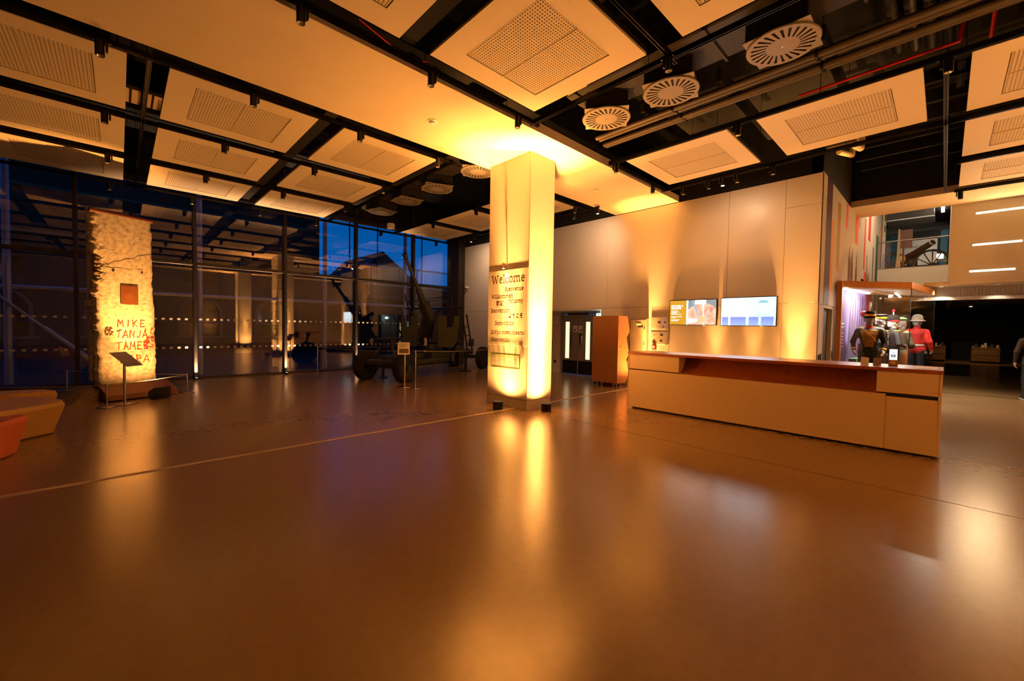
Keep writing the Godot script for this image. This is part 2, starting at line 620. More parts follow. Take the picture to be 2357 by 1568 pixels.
# ---------------------------------------------------------------- glass wall
func build_glass_wall() -> void:
	var xs := []
	for k in 9:
		xs.append(-0.70 - 2.162 * 4 + 2.162 * k)
	xs[0] = -10.0
	xs.append(9.70)
	var names := ["at the far left end", "second from the far left", "third from the far left", "behind the seats", "behind the concrete slab", "right of the slab", "left of the gun", "behind the gun barrel", "next to the dark corner pier"]
	for k in 9:
		var a: float = xs[k]
		var b: float = xs[k + 1]
		var w := struct_root("window_%d" % (k + 1), "tall bay of the glass wall " + names[k], "window")
		part(w, "mullion", G.new().cbox(Vector3(b, 3.05, GLASS_Z + 0.04), Vector3(0.075, 6.1, 0.20), 0.006), M.frame)
		part(w, "transom", G.new().cbox(Vector3((a + b) * 0.5, 3.05, GLASS_Z + 0.02), Vector3(b - a - 0.07, 0.085, 0.15), 0.006), M.frame)
		part(w, "bottom_rail", G.new().span(Vector3(a + 0.04, 0, GLASS_Z - 0.06), Vector3(b - 0.04, 0.05, GLASS_Z + 0.08)), M.frame)
		part(w, "head_rail", G.new().span(Vector3(a + 0.04, 4.92, GLASS_Z - 0.06), Vector3(b - 0.04, 5.09, GLASS_Z + 0.08)), M.frame)
		part(w, "spandrel", G.new().span(Vector3(a + 0.04, 5.09, GLASS_Z - 0.04), Vector3(b - 0.04, 6.2, GLASS_Z + 0.04)), M.black)
		for y in [[0.05, 3.01], [3.09, 4.92]]:
			for dz in [-0.014, 0.014]:                     # double glazing
				part(w, "pane", G.new().span(Vector3(a + 0.035, y[0], GLASS_Z + dz - 0.003), Vector3(b - 0.035, y[1], GLASS_Z + dz + 0.003)), M.pane)
		for y in [0.84, 1.585]:                            # safety dots stuck on the glass
			var g := G.new()
			var count := int((b - a - 0.1) / 0.155)
			for i in count:
				g.box(Vector3(a + 0.12 + i * 0.155, y, GLASS_Z + 0.0185), Vector3(0.062, 0.05, 0.001))
			part(w, "safety_dots", g, M.dot)
	struct("wall_pier", G.new().span(Vector3(9.66, 0, -14.0), Vector3(WALL_X + 0.2, 6.2, -13.22)), M.frame, "dark metal corner pier where the glass meets the white wall", "pier")

# ---------------------------------------------------------------- screen wall
func build_screen_wall() -> void:
	var root := struct_root("wall_right", "white panelled wall that carries the two screens", "wall")
	var x := WALL_X
	var opening := [-9.95, -6.78, 2.05]
	part(root, "core", G.new().span(Vector3(x + 0.014, 2.06, -13.3), Vector3(x + 0.2, 4.64, STRIPE_Z - 0.02)).span(Vector3(x + 0.014, 0, -13.3), Vector3(x + 0.2, 2.06, opening[0])).span(Vector3(x + 0.014, 0, opening[1]), Vector3(x + 0.2, 2.06, STRIPE_Z - 0.02)), M.dark)
	var gap := 0.003
	for p in [[-13.22, -9.95, 2.095, 4.64], [-9.95, -6.6, 2.095, 4.64], [-6.6, -3.43, 2.095, 4.64], [-3.43, -2.34, 2.095, 4.64], [-2.34, STRIPE_Z, 2.095, 4.05], [-2.34, STRIPE_Z, 4.05, 4.64],
			[-13.22, -9.95, 0.0, 2.095], [-9.95, -6.78, 2.05, 2.095], [-6.78, -4.74, 0.0, 2.095], [-4.74, -2.34, 0.0, 2.095], [-2.34, STRIPE_Z, 0.0, 2.095]]:
		var z0: float = p[0] + gap
		var z1: float = p[1] - gap
		part(root, "panel", G.new().cbox(Vector3(x + 0.007, (p[2] + p[3]) * 0.5, (z0 + z1) * 0.5), Vector3(0.014, p[3] - p[2] - gap * 2, z1 - z0), 0.0015), M.wall)
	# the recess with the double doors
	var bx := 10.72
	struct("wall_recess", G.new().span(Vector3(bx, 0, -10.1), Vector3(bx + 0.15, 2.3, -8.86)).span(Vector3(bx, 0, -7.44), Vector3(bx + 0.15, 2.3, -6.6)).span(Vector3(bx, 2.03, -8.86), Vector3(bx + 0.15, 2.3, -7.44)), M.wall_matt, "pale back wall of the door recess", "wall")
	struct("wall_recess", G.new().span(Vector3(x + 0.2, 0, -6.78), Vector3(bx, 2.06, -6.6)), M.wall_matt, "side wall of the door recess behind the trolley cabinet", "wall")
	struct("wall_recess", G.new().span(Vector3(x + 0.2, 0, -10.1), Vector3(bx, 2.06, -9.95)), M.wall_matt, "side wall of the door recess behind the pillar", "wall")
	struct("ceiling_recess", G.new().span(Vector3(x + 0.2, 2.06, -10.1), Vector3(bx + 0.15, 2.2, -6.6)), M.wall_matt, "low ceiling of the door recess", "ceiling")
	var d := struct_root("door_1", "grey double doors with tall lit vision panels in the recess", "double door")
	part(d, "frame", G.new().span(Vector3(bx - 0.03, 0, -8.86), Vector3(bx + 0.1, 2.03, -8.80)).span(Vector3(bx - 0.03, 0, -7.50), Vector3(bx + 0.1, 2.03, -7.44)).span(Vector3(bx - 0.03, 1.97, -8.80), Vector3(bx + 0.1, 2.03, -7.50)), M.grey)
	for s in 2:
		var z0 := -8.80 + s * 0.65
		var z1 := z0 + 0.645
		var w0 := z0 + (0.13 if s == 0 else 0.30)
		var w1 := w0 + 0.17
		var leaf := part(d, "leaf", G.new().span(Vector3(bx, 0.02, z0), Vector3(bx + 0.04, 1.95, w0)).span(Vector3(bx, 0.02, w1), Vector3(bx + 0.04, 1.95, z1)).span(Vector3(bx, 0.02, w0), Vector3(bx + 0.04, 0.52, w1)).span(Vector3(bx, 1.72, w0), Vector3(bx + 0.04, 1.95, w1)), M.door_grey)
		part(leaf, "vision_window_light", G.new().span(Vector3(bx + 0.015, 0.52, w0), Vector3(bx + 0.025, 1.72, w1)), M.vision, "tall glowing cream vision panel")
		part(leaf, "kick_plate", G.new().span(Vector3(bx - 0.004, 0.04, z0 + 0.03), Vector3(bx, 0.46, z1 - 0.01)), M.dark_steel)
		part(leaf, "push_plate", G.new().span(Vector3(bx - 0.004, 0.88, (w1 + 0.04) if s == 0 else (z0 + 0.05)), Vector3(bx, 1.3, (w1 + 0.11) if s == 0 else (z0 + 0.12))), M.dull_steel)
		part(leaf, "notice", G.new().span(Vector3(bx - 0.003, 1.38, (z1 - 0.19) if s == 0 else (z0 + 0.02)), Vector3(bx, 1.60, (z1 - 0.02) if s == 0 else (z0 + 0.17))), M.paper, "white paper notice")
		part(leaf, "round_sign", G.new().cyl(Vector3(bx - 0.004, 1.45, z0 + (0.53 if s == 0 else 0.12)), Vector3(bx, 1.45, z0 + (0.53 if s == 0 else 0.12)), 0.035), M.sign_blue, "round blue door sign")
	part(d, "green_sign", G.new().span(Vector3(bx - 0.004, 1.29, -8.12), Vector3(bx, 1.34, -7.98)), M.sign_green)
	part(d, "notice", G.new().span(Vector3(bx - 0.004, 1.05, -8.12), Vector3(bx, 1.27, -7.98)), M.paper)
	part(d, "closer", G.new().span(Vector3(bx - 0.05, 1.95, -8.55), Vector3(bx, 2.0, -7.75)), M.black)
	part(d, "threshold", G.new().span(Vector3(bx - 0.05, 0, -8.80), Vector3(bx, 0.008, -7.50)), M.dull_steel)

# ---------------------------------------------------------------- mural wall
func build_mural_wall() -> void:
	var root := struct_root("wall_mural", "white wall with hanging coloured stripes and grass silhouettes", "wall")
	var z := STRIPE_Z
	part(root, "panel", G.new().span(Vector3(WALL_X, 2.08, z - 0.014), Vector3(14.72, 4.655, z)), M.wall_matt)
	part(root, "panel", G.new().span(Vector3(14.72, 2.08, z - 0.014), Vector3(20.45, 6.6, z)), M.wall_matt)
	part(root, "panel", G.new().span(Vector3(WALL_X, 0, z - 0.014), Vector3(10.42, 2.07, z)), M.wall_matt)
	part(root, "panel", G.new().span(Vector3(11.42, 0, z - 0.014), Vector3(15.6, 2.07, z)), M.wall_matt)
	part(root, "panel", G.new().span(Vector3(10.42, 2.03, z - 0.014), Vector3(11.42, 2.07, z)), M.wall_matt)
	part(root, "core", G.new().span(Vector3(WALL_X + 0.02, 2.04, z - 0.2), Vector3(21.6, 6.6, z - 0.014)).span(Vector3(WALL_X + 0.02, 0, z - 0.2), Vector3(10.42, 2.04, z - 0.014)).span(Vector3(11.42, 0, z - 0.2), Vector3(38, 2.04, z - 0.014)), M.dark)
	part(root, "corner_bead", G.new().span(Vector3(WALL_X - 0.004, 0, z - 0.004), Vector3(WALL_X + 0.012, 4.64, z + 0.005)), M.dark)
	var stripes := [
		["plum", Color(0.28, 0.10, 0.18), 10.37, 10.93, 2.09, 4.65, 0.0], ["amber", Color(0.86, 0.55, 0.05), 10.93, 11.19, 2.40, 3.91, 0.0],
		["mustard", Color(0.66, 0.52, 0.02), 11.64, 11.96, 2.91, 4.43, 0.02], ["coral", Color(0.90, 0.38, 0.26), 12.71, 12.97, 4.05, 4.65, 0.0],
		["orange", Color(0.88, 0.40, 0.12), 14.20, 14.70, 3.91, 4.65, 0.0], ["grey", Color(0.60, 0.54, 0.50), 14.86, 15.02, 4.43, 4.75, 0.0],
		["vermilion", Color(0.86, 0.30, 0.08), 15.96, 16.26, 3.39, 4.91, 0.0], ["crimson", Color(0.70, 0.05, 0.10), 16.82, 17.34, 4.40, 6.0, 0.0],
		["green", Color(0.10, 0.27, 0.14), 18.92, 19.58, 2.3, 4.91, 0.0], ["blue", Color(0.30, 0.33, 0.42), 18.10, 18.33, 2.3, 4.36, 0.0],
		["olive", Color(0.45, 0.36, 0.05), 16.63, 16.76, 3.0, 3.90, 0.0], ["gold", Color(0.86, 0.58, 0.10), 19.90, 20.30, 4.0, 5.42, 0.0], ["rose", Color(0.85, 0.25, 0.20), 16.2, 16.6, 2.6, 3.35, 0.0]]
	for s in stripes:
		var m := mat("stripe_" + s[0], s[1], 0.7)
		part(root, "stripe", G.new().span(Vector3(s[2], s[4], z), Vector3(s[3], s[5], z + 0.003)), m, s[0] + " vertical stripe")
	mat("grass_print", Color(0.42, 0.27, 0.17), 0.8)
	for b in [[13.30, 2.75, 0.13, 0.75], [13.42, 2.75, 0.16, 0.98], [13.55, 2.75, 0.10, 0.70], [13.72, 2.75, 0.12, 0.80], [13.86, 2.75, 0.18, 0.97], [13.98, 2.75, 0.1, 0.6], [14.52, 2.75, 0.1, 0.55], [14.62, 2.75, 0.14, 0.92], [14.72, 2.75, 0.08, 0.45], [16.9, 2.75, 0.14, 0.8], [17.1, 2.75, 0.2, 0.65], [17.35, 2.75, 0.16, 0.75]]:
		var w: float = b[2] * 0.5
		var h: float = b[3]
		part(root, "grass_blade", G.new().prism([Vector2(-w * 0.5, 0), Vector2(w * 0.4, 0), Vector2(w, h * 0.45), Vector2(w * 0.55, h * 0.8), Vector2(0.0, h), Vector2(-w * 0.7, h * 0.82), Vector2(-w * 0.9, h * 0.5)], 0.003, Vector3(b[0], b[1], z)), M.grass_print)
	var d := struct_root("door_2", "dark service door in the foot of the mural wall", "door")
	part(d, "leaf", G.new().span(Vector3(10.46, 0.01, z - 0.12), Vector3(11.38, 2.02, z - 0.08)), M.door_dark)
	part(d, "frame", G.new().span(Vector3(10.42, 0, z - 0.2), Vector3(10.46, 2.03, z + 0.004)).span(Vector3(11.38, 0, z - 0.2), Vector3(11.42, 2.03, z + 0.004)).span(Vector3(10.46, 2.02, z - 0.2), Vector3(11.38, 2.04, z + 0.004)), M.wall_matt)
	for p in [[10.12, 0.98], [10.30, 1.0], [11.52, 1.02]]:
		var sw := single("wall_switch", G.new().cbox(Vector3(p[0], p[1], z + 0.006), Vector3(0.085, 0.16, 0.012), 0.003), M.dark_steel, {10.12: "dark switch plate nearest the wall corner", 10.30: "dark switch plate beside the service door frame", 11.52: "dark switch plate between service door and display case"}[p[0]], "switch", "switches by the service door")
		sw.set_meta("group", "switches by the service door")

# ---------------------------------------------------------------- gallery side: wall with light lines, lower soffit
func build_gallery_side() -> void:
	struct("wall_gallery", G.new().span(Vector3(14.70, 2.73, 0.02), Vector3(14.86, 6.2, 9)), M.wall_matt, "plain wall with three recessed light lines", "wall")
	struct("wall_gallery", G.new().span(Vector3(14.86, 2.73, 0.02), Vector3(30, 6.6, 0.16)), M.wall_matt, "side wall of the gallery opening", "wall")
	struct("ceiling_lower", G.new().span(Vector3(14.72, 2.735, -0.40), Vector3(15.62, 2.80, 9)), M.plaster, "low white soffit over the way into the shop", "ceiling")
	var f := struct_root("trim_4", "ribbed pale fascia over the shop entrance", "fascia")
	part(f, "backing", G.new().span(Vector3(15.52, 2.47, -0.40), Vector3(15.62, 2.74, 9)), M.wall_matt)
	var ribs := G.new()
	for i in 150:
		ribs.box(Vector3(15.512, 2.605, -0.37 + i * 0.06), Vector3(0.02, 0.26, 0.03))
	part(f, "ribs", ribs, M.wall_matt).set_meta("kind", "stuff")
	part(f, "lower_band", G.new().cbox(Vector3(15.53, 2.435, 4.3), Vector3(0.14, 0.085, 9.4), 0.004), M.white)
	var k := 0
	for p in [[4.38, 0.43, 2.2], [3.64, 0.40, 1.14], [3.02, 0.37, 1.06]]:
		var a: float = p[1]
		var b: float = p[2]
		var t := thing("light_line", ["uppermost white light line on the gallery wall", "middle white light line on the gallery wall", "lowest white light line on the gallery wall"][k], "light", Vector3(14.70, p[0], (a + b) * 0.5), 0, "light lines on the gallery wall")
		part(t, "housing", G.new().box(Vector3(-0.004, 0, 0), Vector3(0.008, 0.062, b - a + 0.03)), M.white)
		part(t, "led_tube", G.new().box(Vector3(-0.012, 0, 0), Vector3(0.012, 0.036, b - a)), M.led)
		area(t, Vector3(-0.03, 0, 0), Vector3(-1, 0, 0), Vector2(b - a, 0.05), 0.9, lin(1.0, 0.66, 0.34))
		k += 1
	for p in [[15.2, -0.09, "bright round downlight in the low soffit", 1.0], [15.2, 0.85, "small dim downlight pair in the low soffit", 0.25]]:
		var t := thing("downlight", p[2], "downlight", Vector3(p[0], 2.735, p[1]), 0, "downlights in the low soffit")
		part(t, "rim", G.new().lathe([[0.075, 0.0], [0.075, -0.012], [0.05, -0.012], [0.05, 0.0]], 16), M.white)
		part(t, "downlight_lens", G.new().cyl(Vector3(0, -0.004, 0), Vector3(0, -0.002, 0), 0.05), M.led if p[3] > 0.5 else M.led_dim)
		spot(t, Vector3(0, -0.02, 0), Vector3.DOWN, 4.0 * p[3], 55, 0.04, lin(1.0, 0.78, 0.5))

# ---------------------------------------------------------------- outside
func build_outside() -> void:
	struct("ground", G.new().span(Vector3(-40, -0.3, -60), Vector3(60, -0.06, -13.92)), M.paving, "dark paving of the courtyard outside", "ground")
	var b := thing("brick_building", "dark brick building with arched windows across the courtyard", "building", Vector3(0, -0.06, -25))
	part(b, "wall", G.new().span(Vector3(-30, 0, -1), Vector3(8.4, 9.6, 0)).span(Vector3(8.4, 0, -1), Vector3(30, 4.3, 0)), M.outer_brick)
	part(b, "roof", G.new().prism([Vector2(0.5, 9.6), Vector2(-7, 14.0), Vector2(-7.2, 9.6)], 38.4, Vector3(-30, 0, 0), Basis(Vector3(0, 0, 1), Vector3.UP, Vector3(1, 0, 0))), M.slate)
	part(b, "gable_roof", G.new().prism([Vector2(10.2, 4.3), Vector2(15.0, 4.3), Vector2(12.3, 6.3)], 6.0, Vector3(0, 0, -6)), M.slate)
	for y in [2.75, 5.0, 6.8]:
		part(b, "string_course", G.new().span(Vector3(-30, y, 0), Vector3(8.4, y + 0.12, 0.08)), M.stone)
	for i in 12:
		var x := -25.0 + i * 3.1
		if x > 8:
			continue
		var win := part(b, "window", G.new().prism(arch(0.85, 1.05, 0.12), 0.12, Vector3(x, 0.9, 0.0)), M.stone, "arched stone window surround")
		part(win, "pane", G.new().prism(arch_fill(0.74, 1.05), 0.03, Vector3(x, 0.9, -0.02)), M.dark_pane)
		part(win, "glazing_bar", G.new().span(Vector3(x - 0.03, 0.9, 0.0), Vector3(x + 0.03, 2.6, 0.05)).span(Vector3(x - 0.74, 1.5, 0.0), Vector3(x + 0.74, 1.55, 0.05)), M.stone)
		part(win, "sill", G.new().span(Vector3(x - 1.0, 0.8, 0), Vector3(x + 1.0, 0.9, 0.14)), M.stone)
		var up := part(b, "window", G.new().span(Vector3(x - 0.6, 3.4, 0.0), Vector3(x + 0.6, 4.7, 0.04)), M.dark_pane, "upper sash window")
		part(up, "glazing_bar", G.new().span(Vector3(x - 0.02, 3.4, 0.04), Vector3(x + 0.02, 4.7, 0.06)).span(Vector3(x - 0.6, 4.03, 0.04), Vector3(x + 0.6, 4.07, 0.06)), M.stone)
	# steel canopy frame just outside the glass
	var i := 0
	for x in [-1.93, 1.77, 5.4, 8.6]:
		single("steel_post", G.new().cyl(Vector3(x, -0.06, -15.5), Vector3(x, 6.4, -15.5), 0.07), M.galvanised, ["galvanised post outside the glass beside the seats", "galvanised post outside the glass right of the slab", "galvanised post outside the glass behind the gun", "galvanised post outside the glass near the corner"][i], "post", "posts of the outdoor frame")
		i += 1
	single("steel_rail", G.new().cyl(Vector3(-10, 2.30, -15.62), Vector3(12, 2.30, -15.62), 0.06), M.galvanised, "long horizontal steel rail outside the glass wall", "rail")
	single("steel_brace", G.new().cyl(Vector3(-2.1, 2.12, -15.35), Vector3(-1.35, 1.32, -15.35), 0.035).cyl(Vector3(-1.35, 1.32, -15.35), Vector3(-0.1, 0.0, -15.35), 0.06), M.galvanised, "diagonal telescopic prop outside beside the slab", "brace")
	single("steel_brace", G.new().cyl(Vector3(-2.1, 2.2, -15.35), Vector3(-1.9, 3.1, -15.35), 0.035), M.galvanised, "short raking prop above the outdoor rail", "brace")
	var r := thing("terrace_railing", "pale railing of the raised terrace outside the corner", "railing", Vector3(0, 0, -19.0))
	part(r, "handrail", G.new().span(Vector3(8.5, 4.35, -0.03), Vector3(22, 4.42, 0.03)), M.galvanised)
	part(r, "bottom_rail", G.new().span(Vector3(8.5, 3.45, -0.03), Vector3(22, 3.5, 0.03)), M.galvanised)
	for k in 5:
		part(r, "post", G.new().span(Vector3(8.6 + k * 2.6, 2.9, -0.03), Vector3(8.66 + k * 2.6, 4.4, 0.03)), M.galvanised)
	var bars := G.new()
	for k in 110:
		bars.box(Vector3(8.7 + k * 0.12, 3.92, 0), Vector3(0.012, 0.86, 0.012))
	part(r, "bars", bars, M.galvanised).set_meta("kind", "stuff")
	struct("ground_terrace", G.new().span(Vector3(8.5, 2.75, -24), Vector3(30, 2.95, -18.9)), M.stone, "edge slab of the raised terrace outside", "terrace")
	var wires := thing("cable_grid", "thin dark overhead frame against the evening sky", "frame", Vector3(0, 0, -17.5))
	for x in [7.1, 8.35, 10.6, 12.3]:
		part(wires, "upright", G.new().span(Vector3(x - 0.02, -0.06, -0.02), Vector3(x + 0.02, 9.0, 0.02)), M.frame)
	part(wires, "crossbar", G.new().span(Vector3(6.0, 6.05, -0.025), Vector3(18, 6.1, 0.025)), M.frame)

func arch(w: float, spring: float, th: float) -> Array:
	var p := []
	p.append(Vector2(-w, 0))
	for i in 13:
		var a := PI - PI * i / 12
		p.append(Vector2(cos(a) * w, spring + sin(a) * w))
	p.append(Vector2(w, 0))
	p.append(Vector2(w - th, 0))
	for i in 13:
		var a := PI * i / 12
		p.append(Vector2(cos(a) * (w - th), spring + sin(a) * (w - th)))
	p.append(Vector2(-w + th, 0))
	return p

func arch_fill(w: float, spring: float) -> Array:
	var p := [Vector2(-w, 0)]
	for i in 13:
		var a := PI - PI * i / 12
		p.append(Vector2(cos(a) * w, spring + sin(a) * w))
	p.append(Vector2(w, 0))
	return p

# ---------------------------------------------------------------- hung ceiling
func perforated_half() -> ArrayMesh:
	var g := G.new()
	var nx := 16
	var nz := 33
	var w := 0.565
	var l := 1.15
	var down := Vector3.DOWN
	var cx := w / nx
	var cz := l / nz
	for i in nx:
		for k in nz:
			var o := Vector3(-w * 0.5 + (i + 0.5) * cx, 0, -l * 0.5 + (k + 0.5) * cz)
			var rim := []
			var hole := []
			for a in 8:
				var d := Vector3(cos(PI * a / 4), 0, sin(PI * a / 4))
				hole.append(o + d * 0.0086)
				var m := maxf(absf(d.x), absf(d.z))
				rim.append(o + Vector3(d.x / m * cx * 0.5, 0, d.z / m * cz * 0.5))
			for a in 8:
				var b := (a + 1) % 8
				g.tri(rim[a], rim[b], hole[b], down, down, down)
				g.tri(rim[a], hole[b], hole[a], down, down, down)
	return g.done()

func build_ceiling() -> void:
	var half := perforated_half()
	var proto := thing("ceiling_panel", "", "ceiling panel", Vector3.ZERO, 0, "perforated ceiling panels")
	var r := 0.585
	var e := 0.88
	var board := G.new()
	for s in [[-e, -e, e, -r], [-e, r, e, e], [-e, -r, -r, r], [r, -r, e, r], [-0.006, -r, 0.006, r]]:
		board.span(Vector3(s[0], 0, s[1]), Vector3(s[2], 0.03, s[3]))
	part(proto, "board", board, M.panel)
	for s in [-1, 1]:
		var h := part(proto, "perforated_insert", half, M.insert)
		h.position = Vector3(s * 0.2925, 0.006, 0)
	part(proto, "backing", G.new().span(Vector3(-r, 0.014, -r), Vector3(r, 0.03, r)), M.felt)
	part(proto, "edge_frame", G.new().span(Vector3(-e, 0.03, -e), Vector3(e, 0.09, -e + 0.02)).span(Vector3(-e, 0.03, e - 0.02), Vector3(e, 0.09, e)).span(Vector3(-e, 0.03, -e), Vector3(-e + 0.02, 0.09, e)).span(Vector3(e - 0.02, 0.03, -e), Vector3(e, 0.09, e)), M.black)
	var rows := [[-11.88, "along the glass wall"], [-9.76, "in the second row from the glass wall"], [-7.61, "between glass wall and pillar band, nearest the band"], [-3.34, "on the desk side of the pillar band, nearest it"], [-1.16, "over the desk's end of the hall"], [0.99, "in the row nearest the camera"]]
	var cols := [[-5.08, "far left"], [-2.93, "second-left"], [-0.78, "slab-side"], [1.37, "middle"], [3.52, "duct-side"], [7.78, "wall-side"], [9.92, "beyond-desk"], [12.07, "gallery-side"]]
	var first := true
	for ri in 6:
		for ci in 8:
			if ci > 5 and ri != 5:
				continue
			var label := "white perforated %s ceiling panel %s" % [cols[ci][1], rows[ri][1]]
			var at := Vector3(cols[ci][0], CEIL, rows[ri][0])
			if first:
				proto.position = at
				proto.set_meta("label", label)
				first = false
			else:
				copy_of(proto, at, 0.0, label)
	# lighting tracks
	var lanes := [
		["x", -6.55, -10.0, 4.70, "along the pillar band on the glass side"], ["x", -8.69, -10.0, 4.70, "first from the band towards the glass"], ["x", -10.82, -10.0, 4.70, "second from the band towards the glass"], ["x", -12.95, -10.0, 9.0, "closest to the glass wall"],
		["x", -4.41, -10.0, 4.70, "along the pillar band on the desk side"], ["x", -2.25, -10.0, 4.70, "over the middle of the hall"], ["x", -0.09, -10.0, 4.70, "nearly above the camera"], ["x", 2.05, -10.0, 13.2, "beside the second band"],
		["z", 4.58, -4.47, 2.0, "on the near edge of the duct bay"], ["z", 6.72, -4.47, 2.0, "on the far edge of the duct bay"], ["z", 8.83, -4.47, 2.0, "before the screen wall"],
		["z", 4.58, -12.9, -6.5, "on the near edge of the glass-side duct bay"], ["z", 6.74, -12.9, -6.5, "on the far edge of the glass-side duct bay"], ["z", 8.83, -12.9, -6.5, "before the white wall on the gun side"],
		["x", -4.41, 6.66, 8.86, "short one between pillar band and desk panel"], ["x", -6.55, 6.70, 8.86, "short one behind the pillar"], ["x", -8.69, 6.70, 8.86, "short one over the gun, nearer the pillar"], ["x", -10.82, 6.70, 8.86, "short one over the gun, nearer the glass"],
		["z", 10.98, 0.05, 2.0, "before the gallery, first"], ["z", 13.15, 0.05, 2.0, "before the gallery, second"], ["x", -0.09, 6.72, 13.15, "running from the duct bay to the gallery"], ["z", 0.30, -12.9, -6.6, "slim conduit between slab-side and middle panels"]]
	for l in lanes:
		var g := G.new()
		var a: Vector3
		var b: Vector3
		if l[0] == "x":
			a = Vector3(l[2], 0, l[1])
			b = Vector3(l[3], 0, l[1])
		else:
			a = Vector3(l[1], 0, l[2])
			b = Vector3(l[1], 0, l[3])
		var t := thing("light_track", "black ceiling track, " + l[4], "lighting track", Vector3.ZERO, 0, "black lighting tracks")
		var along := (b - a).normalized()
		var side := along.cross(Vector3.UP)
		var turn := Basis(along, Vector3.UP, side)
		var mid := (a + b) * 0.5
		var len := (b - a).length()
		for s in [-1.0, 1.0]:
			g.box(mid + side * (s * 0.016) + Vector3.UP * 4.615, Vector3(len, 0.05, 0.006), turn)
		part(t, "rail", g, M.track)
		part(t, "bed", G.new().box(mid + Vector3.UP * 4.645, Vector3(len, 0.012, 0.05), turn), M.track)
		var n := int(len / 1.4) + 1
		for i in n:
			var p := a + along * (len * (i + 0.5) / n)
			part(t, "hanger", G.new().cyl(p + Vector3.UP * 4.65, p + Vector3.UP * 6.2, 0.004, 0.004, 6), M.track)
	# dark service beams in the gaps between panels
	var k := 0
	for x in [2.445, -1.855, -4.0]:
		single("ceiling_beam", G.new().span(Vector3(x - 0.09, 4.80, -12.9), Vector3(x + 0.09, 5.05, -6.6)), M.deck, ["dark steel beam in the gap between middle and duct-side panels", "dark steel beam left of the slab-side panels", "dark steel beam in the far left gap"][k], "beam", "beams above the hung panels")
		single("ceiling_beam", G.new().span(Vector3(x - 0.09, 4.80, -4.4), Vector3(x + 0.09, 5.05, 2.0)), M.deck, ["dark steel beam beside the big panel above the hall", "dark steel beam over the near left of the hall", "dark steel beam at the far left above the camera"][k], "beam", "beams above the hung panels")
		k += 1
	# track spotlights
	var lamp := thing("track_spotlight", "", "spotlight", Vector3.ZERO, 0, "black track spotlights")
	part(lamp, "adapter", G.new().cbox(Vector3(0, -0.035, 0), Vector3(0.15, 0.035, 0.034), 0.003), M.track)
	part(lamp, "bracket", G.new().cbox(Vector3(0.035, -0.09, 0), Vector3(0.022, 0.12, 0.045), 0.003), M.track)
	var body := part(lamp, "body", G.new().lathe([[0.0, -0.045], [0.038, -0.045], [0.041, -0.05], [0.041, -0.205], [0.037, -0.21], [0.033, -0.205]], 16, Vector3(-0.022, 0, 0)), M.track)
	part(body, "reflector", G.new().lathe([[0.034, -0.207], [0.020, -0.188], [0.0, -0.186]], 14, Vector3(-0.022, 0, 0)), M.lens, "pale lens")
	var spots := []
	var ord := ["first", "second", "third", "fourth", "fifth", "sixth"]
	for l in [[-6.52, "on the band's glass-side track"], [-8.66, "on the first track towards the glass"], [-10.79, "on the second track towards the glass"], [-12.95, "on the track closest to the glass"]]:
		for i in 4:
			spots.append([-0.10 + 1.463 * i, l[0], 0.0, "%s black spotlight from the slab %s" % [ord[i], l[1]]])
	for i in 3:
		spots.append([1.33 + 1.47 * i, -4.41, 0.0, "%s black spotlight along the band's desk-side track" % ord[i]])
	spots.append_array([
		[4.52, -2.27, 1.57, "black spotlight at the desk-side corner of the big panel"], [6.76, -4.36, 1.57, "black spotlight at the pillar-side corner of the desk panel"], [8.32, -4.41, 0.0, "black spotlight where the band meets the screen wall"],
		[6.72, -0.09, 1.57, "large black spotlight hanging right of the wide desk panel"], [6.72, -2.25, 1.57, "black spotlight between the two desk panels, duct side"], [8.83, -2.32, 1.57, "black spotlight between the two desk panels, wall side"],
		[8.83, -2.93, 1.57, "cluster spotlight nearest the mural on the wall track"], [8.83, -3.47, 1.57, "middle cluster spotlight on the wall track"], [8.83, -4.0, 1.57, "cluster spotlight nearest the band on the wall track"],
		[8.40, -6.55, 0.0, "black spotlight behind the pillar near the wall"], [8.83, -6.95, 1.57, "black spotlight on the wall track behind the pillar"], [6.82, -8.6, 1.57, "black spotlight over the gun beside the pillar edge"],
		[6.85, -10.7, 1.57, "black spotlight over the gun barrel"], [8.62, -10.9, 0.0, "black spotlight above the gun's shields"], [8.45, -12.95, 0.0, "black spotlight above the gun next to the glass"], [6.30, -12.95, 0.0, "black spotlight beside the ceiling drum"],
		[13.15, 0.12, 1.57, "black spotlight hanging before the gallery opening"], [11.6, 2.05, 0.0, "black spotlight at the frame edge before the gallery wall"]])
	var i := 0
	for s in spots:
		var at := Vector3(s[0], 4.64, s[1])
		if i == 0:
			lamp.position = at
			lamp.rotation.y = s[2]
			lamp.set_meta("label", s[3])
		else:
			copy_of(lamp, at, s[2], s[3])
		i += 1
	# three of them are switched on and wash the white wall
	var wash := lin(1.0, 0.62, 0.36)
	for q in [[Vector3(8.83, 4.62, -6.2), Vector3(9.96, 3.7, -7.6), "lit wall-washing spotlight behind the pillar"], [Vector3(8.83, 4.62, -11.4), Vector3(9.96, 3.6, -11.9), "lit wall-washing spotlight in the gun corner"], [Vector3(8.83, 4.62, -3.2), Vector3(9.96, 3.6, -3.1), "lit wall-washing spotlight above the screens"]]:
		var on := copy_of(lamp, q[0] + Vector3(0, 0.02, 0), 1.57, q[2])
		var glow_disc := part(on, "lamp_lens", G.new().cyl(Vector3(-0.022, -0.2085, 0), Vector3(-0.022, -0.2105, 0), 0.033, 0.033, 14), M.led)
		glow_disc.set_meta("label", "glowing lens")
